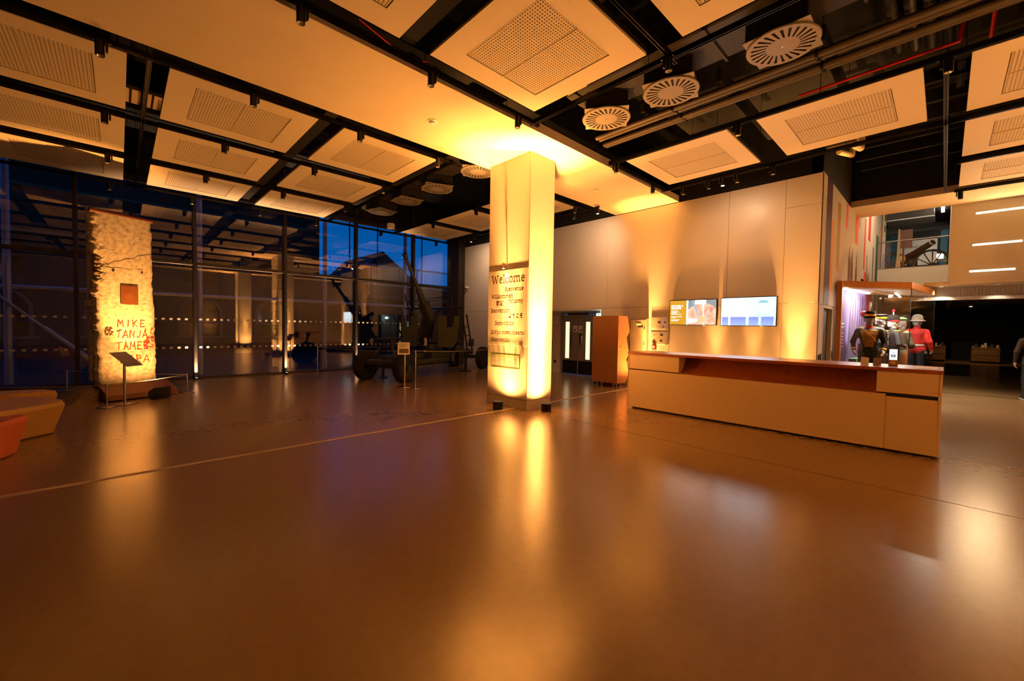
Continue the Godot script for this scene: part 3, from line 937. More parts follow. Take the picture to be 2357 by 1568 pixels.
		spot(on, Vector3(-0.022, -0.225, 0), on.basis.inverse() * (q[1] - q[0]), 1.9 if q[0].z < -5.0 else 0.8, 70, 0.03, wash)

# ---------------------------------------------------------------- services above the ceiling
func build_services() -> void:
	var d := thing("supply_duct", "dark metal air duct above the desk-side duct bay", "duct")
	part(d, "trunk", G.new().cbox(Vector3(5.45, 5.35, -0.6), Vector3(0.75, 0.5, 7.2), 0.02), M.duct)
	for z in [-4.0, -2.1, -0.7, 1.2]:
		part(d, "flange", G.new().box(Vector3(5.45, 5.35, z), Vector3(0.81, 0.56, 0.03)), M.duct)
		part(d, "hanger", G.new().cyl(Vector3(5.2, 5.6, z), Vector3(5.2, 6.2, z), 0.008, 0.008, 6), M.track)
	var d2 := thing("supply_duct", "dark metal air duct above the gun-side duct bay", "duct")
	part(d2, "trunk", G.new().cbox(Vector3(5.45, 5.35, -9.5), Vector3(0.75, 0.5, 6.2), 0.02), M.duct)
	for z in [-7.6, -9.4, -10.9]:
		part(d2, "flange", G.new().box(Vector3(5.45, 5.35, z), Vector3(0.81, 0.56, 0.03)), M.duct)
		part(d2, "hanger", G.new().cyl(Vector3(5.2, 5.6, z), Vector3(5.2, 6.2, z), 0.008, 0.008, 6), M.track)
	# swirl diffusers: a disc with radial slots on a square plenum
	var f := thing("swirl_diffuser", "", "air diffuser", Vector3.ZERO, 0, "round swirl diffusers")
	part(f, "plenum", G.new().cbox(Vector3(0, 0.13, 0), Vector3(0.62, 0.22, 0.62), 0.01), M.duct)
	part(f, "plate", G.new().box(Vector3(0, 0.016, 0), Vector3(0.66, 0.012, 0.66)), M.diffuser)
	var face := G.new()
	var n := 24
	for i in n:
		var w := TAU / n
		for q in [[0.0, 0.17, 0.0, 1.0], [0.325, 0.37, 0.0, 1.0], [0.17, 0.325, 0.0, 0.6]]:
			var a0: float = w * (i + q[2])
			var a1: float = w * (i + q[3])
			var c0 := Vector3(cos(a0), 0, sin(a0))
			var c1 := Vector3(cos(a1), 0, sin(a1))
			var skew: float = 0.12 if q[0] == 0.17 else 0.0
			var b0 := Vector3(cos(a0 + skew), 0, sin(a0 + skew))
			var b1 := Vector3(cos(a1 + skew), 0, sin(a1 + skew))
			if q[0] > 0.0:
				face.quad(c0 * q[0], c1 * q[0], b1 * q[1], b0 * q[1], Vector3.DOWN)
			else:
				face.flat(Vector3.ZERO, b0 * q[1], b1 * q[1], Vector3.DOWN)
	var disc := part(f, "face", face, M.diffuser)
	disc.position = Vector3(0, -0.012, 0)
	part(f, "slot_backing", G.new().cyl(Vector3(0, 0.002, 0), Vector3(0, 0.008, 0), 0.345, 0.345, 28), M.black)
	part(f, "rim", G.new().lathe([[0.37, -0.012], [0.376, 0.0], [0.37, 0.010]], 32), M.diffuser)
	part(f, "screw", G.new().cyl(Vector3(0, -0.016, 0), Vector3(0, -0.012, 0), 0.01, 0.01, 8), M.steel)
	var spots := [[-1.42, "nearest round swirl diffuser above the hall"], [-2.77, "middle round swirl diffuser above the hall"], [-3.83, "round swirl diffuser closest to the pillar on the desk side"], [-7.07, "round swirl diffuser just behind the pillar"], [-8.65, "round swirl diffuser second behind the pillar"], [-10.1, "round swirl diffuser third behind the pillar"], [-11.6, "round swirl diffuser by the glass wall"]]
	for i in spots.size():
		if i == 0:
			f.position = Vector3(5.65, 4.86, spots[i][0])
			f.set_meta("label", spots[i][1])
		else:
			copy_of(f, Vector3(5.65, 4.86, spots[i][0]), 0.3 * i, spots[i][1])
	# pipes
	var pl := ["upper slim pipe along the duct bay, first", "upper slim pipe along the duct bay, second", "lower slim pipe along the duct bay, first", "lower slim pipe along the duct bay, second"]
	var px := [6.18, 6.32, 6.50, 6.62]
	for i in 4:
		var p := thing("service_pipe", pl[i], "pipe", Vector3.ZERO, 0, "slim pipes beside the swirl diffusers")
		part(p, "run", G.new().cyl(Vector3(px[i], 4.9 + 0.02 * (i % 2), -4.38 - 0.03 * i), Vector3(px[i], 4.9 + 0.02 * (i % 2), 2.1), 0.045 - 0.008 * (i % 2)), M.service_pipe)
		for z in [-3.0, -1.2, 0.7]:
			part(p, "clip", G.new().cyl(Vector3(px[i], 4.9 + 0.02 * (i % 2), z), Vector3(px[i], 4.9 + 0.02 * (i % 2), z + 0.03), 0.056), M.dark_steel)
	var ll := ["first", "second", "third", "fourth"]
	for i in 4:
		var z := -0.55 + 0.155 * i
		single("insulated_pipe", G.new().tube([Vector3(5.9, 5.25, z), Vector3(7.45 + 0.1 * i, 5.25, z), Vector3(7.6 + 0.1 * i, 5.5, z), Vector3(7.6 + 0.1 * i, 6.2, z)], 0.055, 10), M.duct, "%s of four dark insulated pipes at the upper edge of the hall" % ll[i], "pipe", "insulated pipes")
	single("sprinkler_pipe", G.new().tube([Vector3(6.0, 5.1, 0.27), Vector3(9.5, 5.1, 0.27)], 0.022, 8), M.red, "thin red sprinkler pipe near the gallery panels", "pipe")
	single("sprinkler_pipe", G.new().tube([Vector3(6.85, 4.78, -1.5), Vector3(6.80, 4.78, 0.0), Vector3(6.80, 5.1, 0.05)], 0.018, 8), M.red, "thin red sprinkler pipe along the wide desk panel", "pipe")
	single("pipe_bend", G.new().tube([Vector3(9.6, 4.92, -1.62), Vector3(9.6, 4.92, -1.25), Vector3(9.85, 4.92, -1.2), Vector3(10.1, 4.98, -1.2), Vector3(10.1, 6.2, -1.2)], 0.06, 10), M.plaster, "pale bent pipe above the corner of the mural wall", "pipe")
	single("pipe_bend", G.new().tube([Vector3(9.95, 4.95, -1.5), Vector3(10.3, 4.95, -1.35), Vector3(10.3, 6.2, -1.3)], 0.05, 10), M.plaster, "smaller pale pipe elbow above the mural wall", "pipe")
	for i in 6:
		single("cable_tray", G.new().span(Vector3(9.0 + i * 0.75, 5.35, -1.5), Vector3(9.08 + i * 0.75, 5.55, 2.1)), M.deck, ["first", "second", "third", "fourth", "fifth", "sixth"][i] + " dark joist above the way to the gallery", "joist", "joists over the gallery side")
	for i in 4:
		single("cable_tray", G.new().span(Vector3(6.8, 5.4, -3.9 + i * 1.3), Vector3(9.6, 5.6, -3.82 + i * 1.3)), M.deck, ["first", "second", "third", "fourth"][i] + " dark joist above the desk panels", "joist", "joists over the desk")
	var c := thing("cassette_unit", "dark ceiling unit with pale slatted grilles above the slab-side gap", "ceiling unit", Vector3(0.30, 5.0, -8.9))
	part(c, "casing", G.new().cbox(Vector3(0, 0.25, 0), Vector3(0.9, 0.4, 0.7), 0.01), M.deck)
	for i in 6:
		part(c, "slat", G.new().box(Vector3(-0.33 + 0.13 * i, 0.045, 0), Vector3(0.10, 0.02, 0.55)), M.cream)
	single("cable_bundle", G.new().tube([Vector3(1.9, 4.80, -4.45), Vector3(2.3, 4.76, -4.53), Vector3(2.6, 4.70, -4.57), Vector3(2.8, 4.80, -4.55)], 0.008, 6), M.red, "red cable drooping beside the plaster band", "cable")
	single("junction_box", G.new().cbox(Vector3(4.45, 4.72, -3.5), Vector3(0.06, 0.05, 0.32), 0.004), M.cream, "pale junction box at the edge of the big panel", "box")
	single("ceiling_drum", G.new().lathe([[0.0, 0.0], [0.11, 0.0], [0.115, 0.01], [0.115, 0.14], [0.1, 0.15], [0.0, 0.15]], 20, Vector3(5.97, 4.43, -11.63)), M.white, "white drum fitting under the ceiling by the glass", "fitting")
	for p in [[3.51, -5.52, "small white smoke detector left of the pillar"], [7.81, -5.51, "small white smoke detector right of the pillar"]]:
		var t := thing("smoke_detector", p[2], "smoke detector", Vector3(p[0], CEIL, p[1]), 0, "smoke detectors on the band")
		part(t, "mount", G.new().lathe([[0.075, 0.0], [0.075, -0.012], [0.06, -0.016], [0.0, -0.016]], 18), M.white)
		part(t, "sensor", G.new().lathe([[0.05, -0.016], [0.048, -0.045], [0.03, -0.055], [0.0, -0.056]], 16), M.white)

# ---------------------------------------------------------------- pillars
func text_plate(parent: Node3D, called: String, words: String, font_name: String, at: Vector3, width: float, m: Material, bold := false, thick := 0.002, turn := -PI / 2) -> void:
	var tm := TextMesh.new()
	var f := SystemFont.new()
	f.font_names = PackedStringArray([font_name])
	if bold:
		f.font_weight = 700
	tm.font = f
	tm.text = words
	tm.font_size = 48
	tm.pixel_size = 0.002
	tm.depth = 0.004
	tm.curve_step = 3.0
	tm.horizontal_alignment = HORIZONTAL_ALIGNMENT_LEFT
	tm.vertical_alignment = VERTICAL_ALIGNMENT_BOTTOM
	var box := tm.get_aabb()
	if box.size.x < 0.001:
		return
	var s := width / box.size.x
	var o := MeshInstance3D.new()
	o.name = called
	o.mesh = tm
	o.material_override = m
	parent.add_child(o, true)
	o.transform = Transform3D(Basis(Vector3.UP, turn) * Basis.from_scale(Vector3(s, s, thick / 0.004)), at)
	o.position -= o.transform.basis * Vector3(box.position.x, 0, 0)

func strokes(parent: Node3D, called: String, lines: Array, at: Vector3, size: float, w: float, m: Material) -> void:
	var g := G.new()        # brush strokes on a plate that faces -x: [0..1] along +z and up
	for l in lines:
		for i in l.size() - 1:
			var a := Vector3(0, l[i].y, l[i].x) * size
			var b := Vector3(0, l[i + 1].y, l[i + 1].x) * size
			var d := b - a
			if d.length() < 1e-4:
				continue
			var u := d.normalized()
			g.box((a + b) * 0.5, Vector3(0.002, d.length() + w * 0.7, w), Basis(Vector3.RIGHT, u, Vector3.RIGHT.cross(u)))
	part(parent, called, g, m).position = at

func curve_points(pts: Array) -> Array:
	var c := Curve2D.new()
	for i in pts.size():
		var before: Vector2 = pts[maxi(i - 1, 0)]
		var after: Vector2 = pts[mini(i + 1, pts.size() - 1)]
		var tangent := (after - before) / 6.0
		c.add_point(pts[i], -tangent, tangent)
	var out := []
	for p in c.tessellate(3, 8):
		out.append(p)
	return out

func build_pillars() -> void:
	var base := [Vector3.ZERO, Vector3(0, 0, 8.6), Vector3(8.6, 0, 8.6)]
	for k in 3:
		var root := struct_root("pillar", ["square white pillar with welcome panel beside the desk", "second square white pillar out to the right", "third white pillar by the gallery wall"][k], "pillar")
		root.position = base[k]
		part(root, "plinth", G.new().cbox(Vector3(5.66, 0.09, -5.725), Vector3(0.655, 0.18, 1.085), 0.004), M.pillar)
		part(root, "shaft", G.new().cbox(Vector3(5.66, 2.42, -5.725), Vector3(0.67, 4.47, 1.10), 0.006), M.pillar)
		# thin picture light pointing down on the panel
		var l := thing("picture_light", ["slim brass picture light above the welcome panel", "slim picture light on the second pillar", "slim picture light on the third pillar"][k], "wall light", base[k] + Vector3(5.325, 2.72, -5.745), 0, "picture lights on the pillars")
		part(l, "arm", G.new().cyl(Vector3(0, 0, 0), Vector3(-0.10, -0.02, 0), 0.010), M.brass)
		part(l, "head", G.new().cyl(Vector3(-0.10, 0.0, 0.0), Vector3(-0.095, -0.10, 0.0), 0.02, 0.022), M.brass)
		part(l, "lamp_glass", G.new().cyl(Vector3(-0.095, -0.10, 0.0), Vector3(-0.092, -0.115, 0.0), 0.02), M.led)
		spot(l, Vector3(-0.09, -0.13, 0), Vector3(0.25, -1, 0), 0.25, 40, 0.02, lin(1.0, 0.6, 0.22))
	var s := thing("welcome_panel", "cream panel reading Welcome in ten languages on the pillar", "sign", Vector3(5.325, 0, 0))
	part(s, "board", G.new().cbox(Vector3(-0.008, 1.885, -5.725), Vector3(0.012, 1.42, 1.085), 0.002), M.pillar)
	var ink: StandardMaterial3D = M.ink
	for t in [["Welcome", -6.17, -5.26, 2.36], ["Bienvenue", -5.78, -5.29, 2.20], ["Willkommen", -6.17, -5.56, 2.08], ["Witamy", -5.66, -5.29, 1.965], ["Benvenuto", -6.17, -5.66, 1.80], ["Bem-vindo", -6.05, -5.53, 1.56], ["Добро пожаловать!", -6.17, -5.23, 1.39], ["Bienvenido", -6.165, -5.63, 1.245]]:
		text_plate(s, "lettering", t[0], "Droid Serif", Vector3(-0.015, t[3] - 0.035 * (t[2] - t[1]) / 0.5 * (0.55 if t[0].length() > 12 else 1.0), t[1]), t[2] - t[1], ink)
	var sf := SystemFont.new()
	sf.font_names = PackedStringArray(["Droid Serif"])
	var whole := sf.get_string_size("Добро пожаловать!", HORIZONTAL_ALIGNMENT_LEFT, -1, 48).x
	var zh := -6.17 + 0.94 * sf.get_string_size("Добро по", HORIZONTAL_ALIGNMENT_LEFT, -1, 48).x / whole
	var zw := 0.94 * sf.get_string_size("ж", HORIZONTAL_ALIGNMENT_LEFT, -1, 48).x / whole
	strokes(s, "lettering", [[Vector2(0.5, 0.0), Vector2(0.5, 0.62)], [Vector2(0.05, 0.0), Vector2(0.30, 0.34), Vector2(0.08, 0.60)], [Vector2(0.95, 0.0), Vector2(0.70, 0.34), Vector2(0.92, 0.60)], [Vector2(0.30, 0.33), Vector2(0.70, 0.33)]], Vector3(-0.015, 1.386, zh), zw, 0.007, ink)
	var V := func(a: Array) -> Array:
		var o := []
		for i in range(0, a.size(), 2):
			o.append(Vector2(a[i], a[i + 1]))
		return o
	var huan := [V.call([.05, .95, .22, .95]), V.call([.30, .95, .50, .95]), V.call([.13, 1, .13, .88]), V.call([.40, 1, .40, .88]), V.call([.06, .83, .24, .83, .24, .70, .06, .70, .06, .83]), V.call([.30, .83, .48, .83, .48, .70, .30, .70, .30, .83]), V.call([.14, .66, .08, .5]), V.call([.10, .6, .10, 0]), V.call([.10, .55, .5, .55]), V.call([.12, .38, .48, .38]), V.call([.12, .2, .48, .2]), V.call([.10, .03, .52, .03]), V.call([.30, .6, .30, .03]), V.call([.66, 1, .58, .72]), V.call([.62, .82, .95, .82, .9, .66]), V.call([.78, .7, .72, .35, .55, 0]), V.call([.74, .4, .95, 0])]
	var ying := [V.call([.10, .95, .20, .82]), V.call([.04, .68, .2, .68, .12, .42, .2, .22, .04, .06]), V.call([.16, .16, .4, .04, 1.0, .04]), V.call([.52, .95, .38, .86, .38, .30, .56, .40]), V.call([.66, .88, .94, .88, .94, .36, .84, .42]), V.call([.66, .88, .66, .14])]
	strokes(s, "lettering", huan, Vector3(-0.015, 1.925, -6.02), 0.088, 0.0065, ink)
	strokes(s, "lettering", ying, Vector3(-0.015, 1.925, -5.92), 0.088, 0.0065, ink)
	var kana := [[curve_points(V.call([.55, 1, .55, .4, .5, .12, .3, .05, .15, .15, .25, .3, .5, .25, .85, .05])), V.call([.55, .7, .85, .75])],
		[V.call([.35, .95, .65, .85]), curve_points(V.call([.15, .6, .5, .7, .75, .55, .7, .25, .4, 0]))],
		[curve_points(V.call([.2, .85, .5, .83, .8, .8])), curve_points(V.call([.25, .4, .18, .2, .4, .08, .85, .1]))],
		[curve_points(V.call([.25, .92, .75, .95, .4, .65, .15, .5])), V.call([.15, .5, .85, .55]), curve_points(V.call([.85, .55, .5, .4, .45, .2, .6, .05, .8, .05]))]]
	for i in 4:
		strokes(s, "lettering", kana[i], Vector3(-0.015, 1.685, -5.67 + 0.098 * i), 0.082, 0.008, ink)
	# acrylic leaflet rack low on the pillar
	var r := thing("leaflet_rack", "empty green-edged acrylic leaflet rack low on the pillar", "leaflet rack", Vector3(5.325, 0, 0))
	for d in [-0.006, -0.085]:
		part(r, "sheet", G.new().box(Vector3(d, 0.865, -5.765), Vector3(0.006, 0.24, 0.78)), M.clear)
		part(r, "sheet_edge", G.new().box(Vector3(d, 0.987, -5.765), Vector3(0.0062, 0.005, 0.79)).box(Vector3(d, 0.865, -6.158), Vector3(0.0062, 0.24, 0.006)).box(Vector3(d, 0.865, -5.372), Vector3(0.0062, 0.24, 0.006)).box(Vector3(d, 0.743, -5.765), Vector3(0.0062, 0.005, 0.79)), M.green_edge, "bright green acrylic edge")
	part(r, "base_sheet", G.new().box(Vector3(-0.046, 0.748, -5.765), Vector3(0.07, 0.006, 0.78)), M.clear)
	for i in 7:
		part(r, "divider", G.new().box(Vector3(-0.046, 0.86, -6.15 + 0.128 * i), Vector3(0.07, 0.20, 0.004)), M.clear)
		part(r, "divider_edge", G.new().box(Vector3(-0.046, 0.962, -6.15 + 0.128 * i), Vector3(0.07, 0.004, 0.0042)), M.ink)
	var sg := G.new()
	for i in 2:
		sg.tube([Vector3(-0.09, 0.91 - 0.06 * i, -5.46), Vector3(-0.095, 0.93 - 0.06 * i, -5.42), Vector3(-0.09, 0.90 - 0.06 * i, -5.38)], 0.006, 6)
	part(r, "hook", sg, M.steel)

# ---------------------------------------------------------------- floor uplights
func uplight(label: String, at: Vector3, lean: Vector3, beam: float, angle: float, spill: float) -> Node3D:
	var t := thing("floor_uplight", label, "uplight", at, 0, "amber floor uplights")
	part(t, "can", G.new().lathe([[0.0, 0.0], [0.088, 0.0], [0.092, 0.006], [0.095, 0.145], [0.084, 0.145], [0.080, 0.10], [0.0, 0.10]], 24), M.black)
	part(t, "lamp_lens", G.new().cyl(Vector3(0, 0.104, 0), Vector3(0, 0.112, 0), 0.076, 0.076, 20), M.lamp_amber)
	spot(t, Vector3(0, 0.13, 0), (Vector3.UP + lean).normalized(), beam, angle, 0.05, amber())
	spot(t, Vector3(0, 0.135, 0), (Vector3.UP + lean).normalized(), beam * 0.13, angle * 1.9, 0.05, amber())
	spot(t, Vector3(0, 0.14, 0), (Vector3.UP + lean * 0.5).normalized(), beam * 0.025, angle * 3.2, 0.06, amber())
	spot(t, Vector3(0, 0.15, 0), Vector3.UP, spill, 80, 0.06, amber())
	return t

func build_uplights() -> void:
	var k := 0
	for o in [Vector3.ZERO, Vector3(0, 0, 8.6), Vector3(8.6, 0, 8.6)]:
		var who: String = ["welcome", "second", "third"][k]
		uplight("black floor uplight before the %s pillar's panel face" % who, o + Vector3(5.04, 0, -5.63), Vector3(0.0, 0, 0), 180, 13, 4.5 if k < 2 else 13.0)
		uplight("black floor uplight before the %s pillar's plain face" % who, o + Vector3(5.60, 0, -4.94), Vector3(0, 0, -0.05), 260, 14, 4.5 if k < 2 else 13.0)
		if k < 2:
			uplight("black floor uplight behind the %s pillar, glass side" % who, o + Vector3(5.66, 0, -6.52), Vector3(0, 0, 0.04), 70, 13, 6)
		k += 1
	uplight("floor uplight at the wall behind the trolley cabinet", Vector3(9.70, 0, -5.25), Vector3(0.02, 0, 0), 75, 13, 4.0)
	uplight("floor uplight at the wall under the gap of the screens", Vector3(9.72, 0, -3.62), Vector3(0.04, 0, 0), 16, 14, 0.6)
	uplight("floor uplight at the wall under the second screen", Vector3(9.72, 0, -2.85), Vector3(0.08, 0, 0), 9, 12, 0.5)
	uplight("floor uplight at the wall near the mural corner", Vector3(9.72, 0, -2.06), Vector3(0.05, 0, 0), 45, 13, 1.2)
	for x in [1.462, 3.624, 5.786]:
		var t := thing("mullion_light", {1.462: "tiny uplight at the mullion right of the slab", 3.624: "tiny uplight at the mullion beside the lone barrier post", 5.786: "tiny uplight at the mullion behind the gun wheel"}[x], "uplight", Vector3(x, 0, GLASS_Z + 0.22), 0, "tiny mullion uplights")
		part(t, "puck", G.new().lathe([[0.0, 0.0], [0.04, 0.0], [0.042, 0.05], [0.036, 0.05], [0.034, 0.04], [0.0, 0.04]], 14), M.black)
		part(t, "lamp_lens", G.new().cyl(Vector3(0, 0.042, 0), Vector3(0, 0.046, 0), 0.032), M.lamp_pink)
		spot(t, Vector3(0, 0.056, 0), Vector3(0, 1, -0.05), 22, 30, 0.02, lin(1.0, 0.55, 0.28))
	var f := thing("floor_floodlight", "square black floodlight on the floor aimed at the slab", "floodlight", Vector3(0.56, 0, -10.60), 0.42)
	part(f, "housing", G.new().span(Vector3(-0.14, 0.02, -0.10), Vector3(0.14, 0.10, 0.10)).span(Vector3(-0.14, 0.02, 0.085), Vector3(0.14, 0.235, 0.10)).prism([Vector2(-0.10, 0.10), Vector2(0.10, 0.10), Vector2(0.10, 0.235), Vector2(-0.10, 0.15)], 0.012, Vector3(-0.14, 0, 0), Basis(Vector3(0, 0, 1), Vector3.UP, Vector3(1, 0, 0))).prism([Vector2(-0.10, 0.10), Vector2(0.10, 0.10), Vector2(0.10, 0.235), Vector2(-0.10, 0.15)], 0.012, Vector3(0.128, 0, 0), Basis(Vector3(0, 0, 1), Vector3.UP, Vector3(1, 0, 0))), M.black)
	part(f, "foot", G.new().cbox(Vector3(0, 0.01, 0), Vector3(0.2, 0.02, 0.2), 0.004), M.black)
	part(f, "lamp_lens", G.new().box(Vector3(0, 0.106, -0.02), Vector3(0.24, 0.008, 0.15)), M.lamp_amber)
	spot(f, Vector3(0, 0.16, -0.03), Vector3(-0.12, 1.0, -0.36), 30, 22, 0.07, amber())
	spot(f, Vector3(0, 0.20, -0.05), Vector3(0, 1.0, -0.1), 5, 80, 0.07, amber())

# ---------------------------------------------------------------- reception desk
func build_desk() -> void:
	var x := 7.13
	var d := thing("reception_desk", "long cream reception desk with wooden counter and open niche", "desk")
	part(d, "plinth", G.new().span(Vector3(x + 0.06, 0, -4.12), Vector3(7.92, 0.04, -0.06)), M.black)
	part(d, "body", G.new().span(Vector3(x + 0.32, 0.04, -4.17), Vector3(7.90, 1.02, -0.02)).span(Vector3(x + 0.02, 0.04, -4.17), Vector3(x + 0.32, 0.745, -0.02)), M.dark)
	part(d, "front_panel", G.new().cbox(Vector3(x + 0.01, 0.385, -2.343), Vector3(0.022, 0.71, 3.706), 0.003), M.cream, "long cream lower front panel")
	part(d, "end_panel", G.new().cbox(Vector3(x + 0.01, 0.37, -0.244), Vector3(0.022, 0.68, 0.484), 0.003), M.cream, "square cream panel at the near end")
	part(d, "upper_panel", G.new().cbox(Vector3(x + 0.16, 0.895, -3.70), Vector3(0.32, 0.275, 1.0), 0.004), M.cream, "cream upper block at the far end")
	part(d, "upper_panel", G.new().cbox(Vector3(x + 0.16, 0.895, -0.292), Vector3(0.32, 0.275, 0.584), 0.004), M.cream, "cream upper block at the near end")
	part(d, "end_cheek", G.new().cbox(Vector3(7.51, 0.385, 0.0), Vector3(0.78, 0.71, 0.02), 0.003).cbox(Vector3(7.51, 0.895, 0.0), Vector3(0.78, 0.275, 0.02), 0.003), M.cream)
	part(d, "end_cheek", G.new().cbox(Vector3(7.51, 0.53, -4.19), Vector3(0.78, 0.98, 0.02), 0.003), M.cream)
	var niche := G.new()
	var prof := []
	for i in 9:
		var a := i / 8.0
		prof.append(Vector2(x + 0.01 + 0.27 * pow(a, 0.8), 0.752 + 0.03 * a + 0.24 * a * a))
	for i in 8:
		niche.quad(Vector3(prof[i].x, prof[i].y, -3.20), Vector3(prof[i].x, prof[i].y, -0.584), Vector3(prof[i + 1].x, prof[i + 1].y, -0.584), Vector3(prof[i + 1].x, prof[i + 1].y, -3.20), Vector3(-1, 1, 0))
	niche.span(Vector3(x - 0.004, 0.742, -3.20), Vector3(x + 0.03, 0.757, -0.584))
	part(d, "niche_lining", niche, M.wood, "curved wooden lining of the open niche")
	part(d, "counter_top", G.new().cbox(Vector3(7.53, 1.056, -2.095), Vector3(0.84, 0.044, 4.22), 0.004), M.wood, "reddish wooden counter top")
	part(d, "inlay", G.new().box(Vector3(7.60, 1.0786, -0.14), Vector3(0.5, 0.0015, 0.2)), M.cream)
	for p in [[7.42, -0.74, 0.15, "pale leaflet leaning back on the counter, farther from the tablet"], [7.47, -0.615, -0.1, "darker leaflet leaning back on the counter beside the tablet"]]:
		var t := thing("counter_leaflet", p[3], "leaflet", Vector3(p[0], 1.0785, p[1]), 0, "leaflets on the counter")
		part(t, "sheet", G.new().box(Vector3(0.02, 0.05, 0), Vector3(0.003, 0.11, 0.085), Basis(Vector3.FORWARD, 0.45) * Basis(Vector3.UP, p[2])), M.paper if p[2] > 0 else M.card)
		part(t, "easel", G.new().box(Vector3(0.05, 0.03, 0), Vector3(0.003, 0.07, 0.05), Basis(Vector3.FORWARD, -0.4)), M.clear)
	var t := thing("tablet_terminal", "small lit tablet on a wooden stand on the counter", "tablet", Vector3(7.57, 1.0785, -0.46), 0.0)
	part(t, "stand", G.new().cbox(Vector3(0, 0.04, 0), Vector3(0.06, 0.08, 0.095), 0.004), M.oak)
	part(t, "case", G.new().cbox(Vector3(-0.01, 0.15, 0), Vector3(0.014, 0.17, 0.098), 0.004), M.black)
	part(t, "tablet_screen", G.new().box(Vector3(-0.0175, 0.152, 0), Vector3(0.002, 0.142, 0.078)), M.tablet_screen)
	part(t, "badge", G.new().ball(Vector3(-0.031, 0.042, 0), Vector3(0.003, 0.016, 0.032), 14, 8), M.white, "white oval logo plate")
	part(t, "screen_logo", G.new().lathe([[0.024, -0.001], [0.024, 0.001], [0.015, 0.001], [0.015, -0.001], [0.024, -0.001]], 16, Vector3(-0.0195, 0.135, 0), Basis(Vector3.FORWARD, PI / 2)).box(Vector3(-0.0195, 0.135, 0), Vector3(0.001, 0.012, 0.03)).box(Vector3(-0.0195, 0.175, 0), Vector3(0.001, 0.006, 0.036)), M.logo_blue)

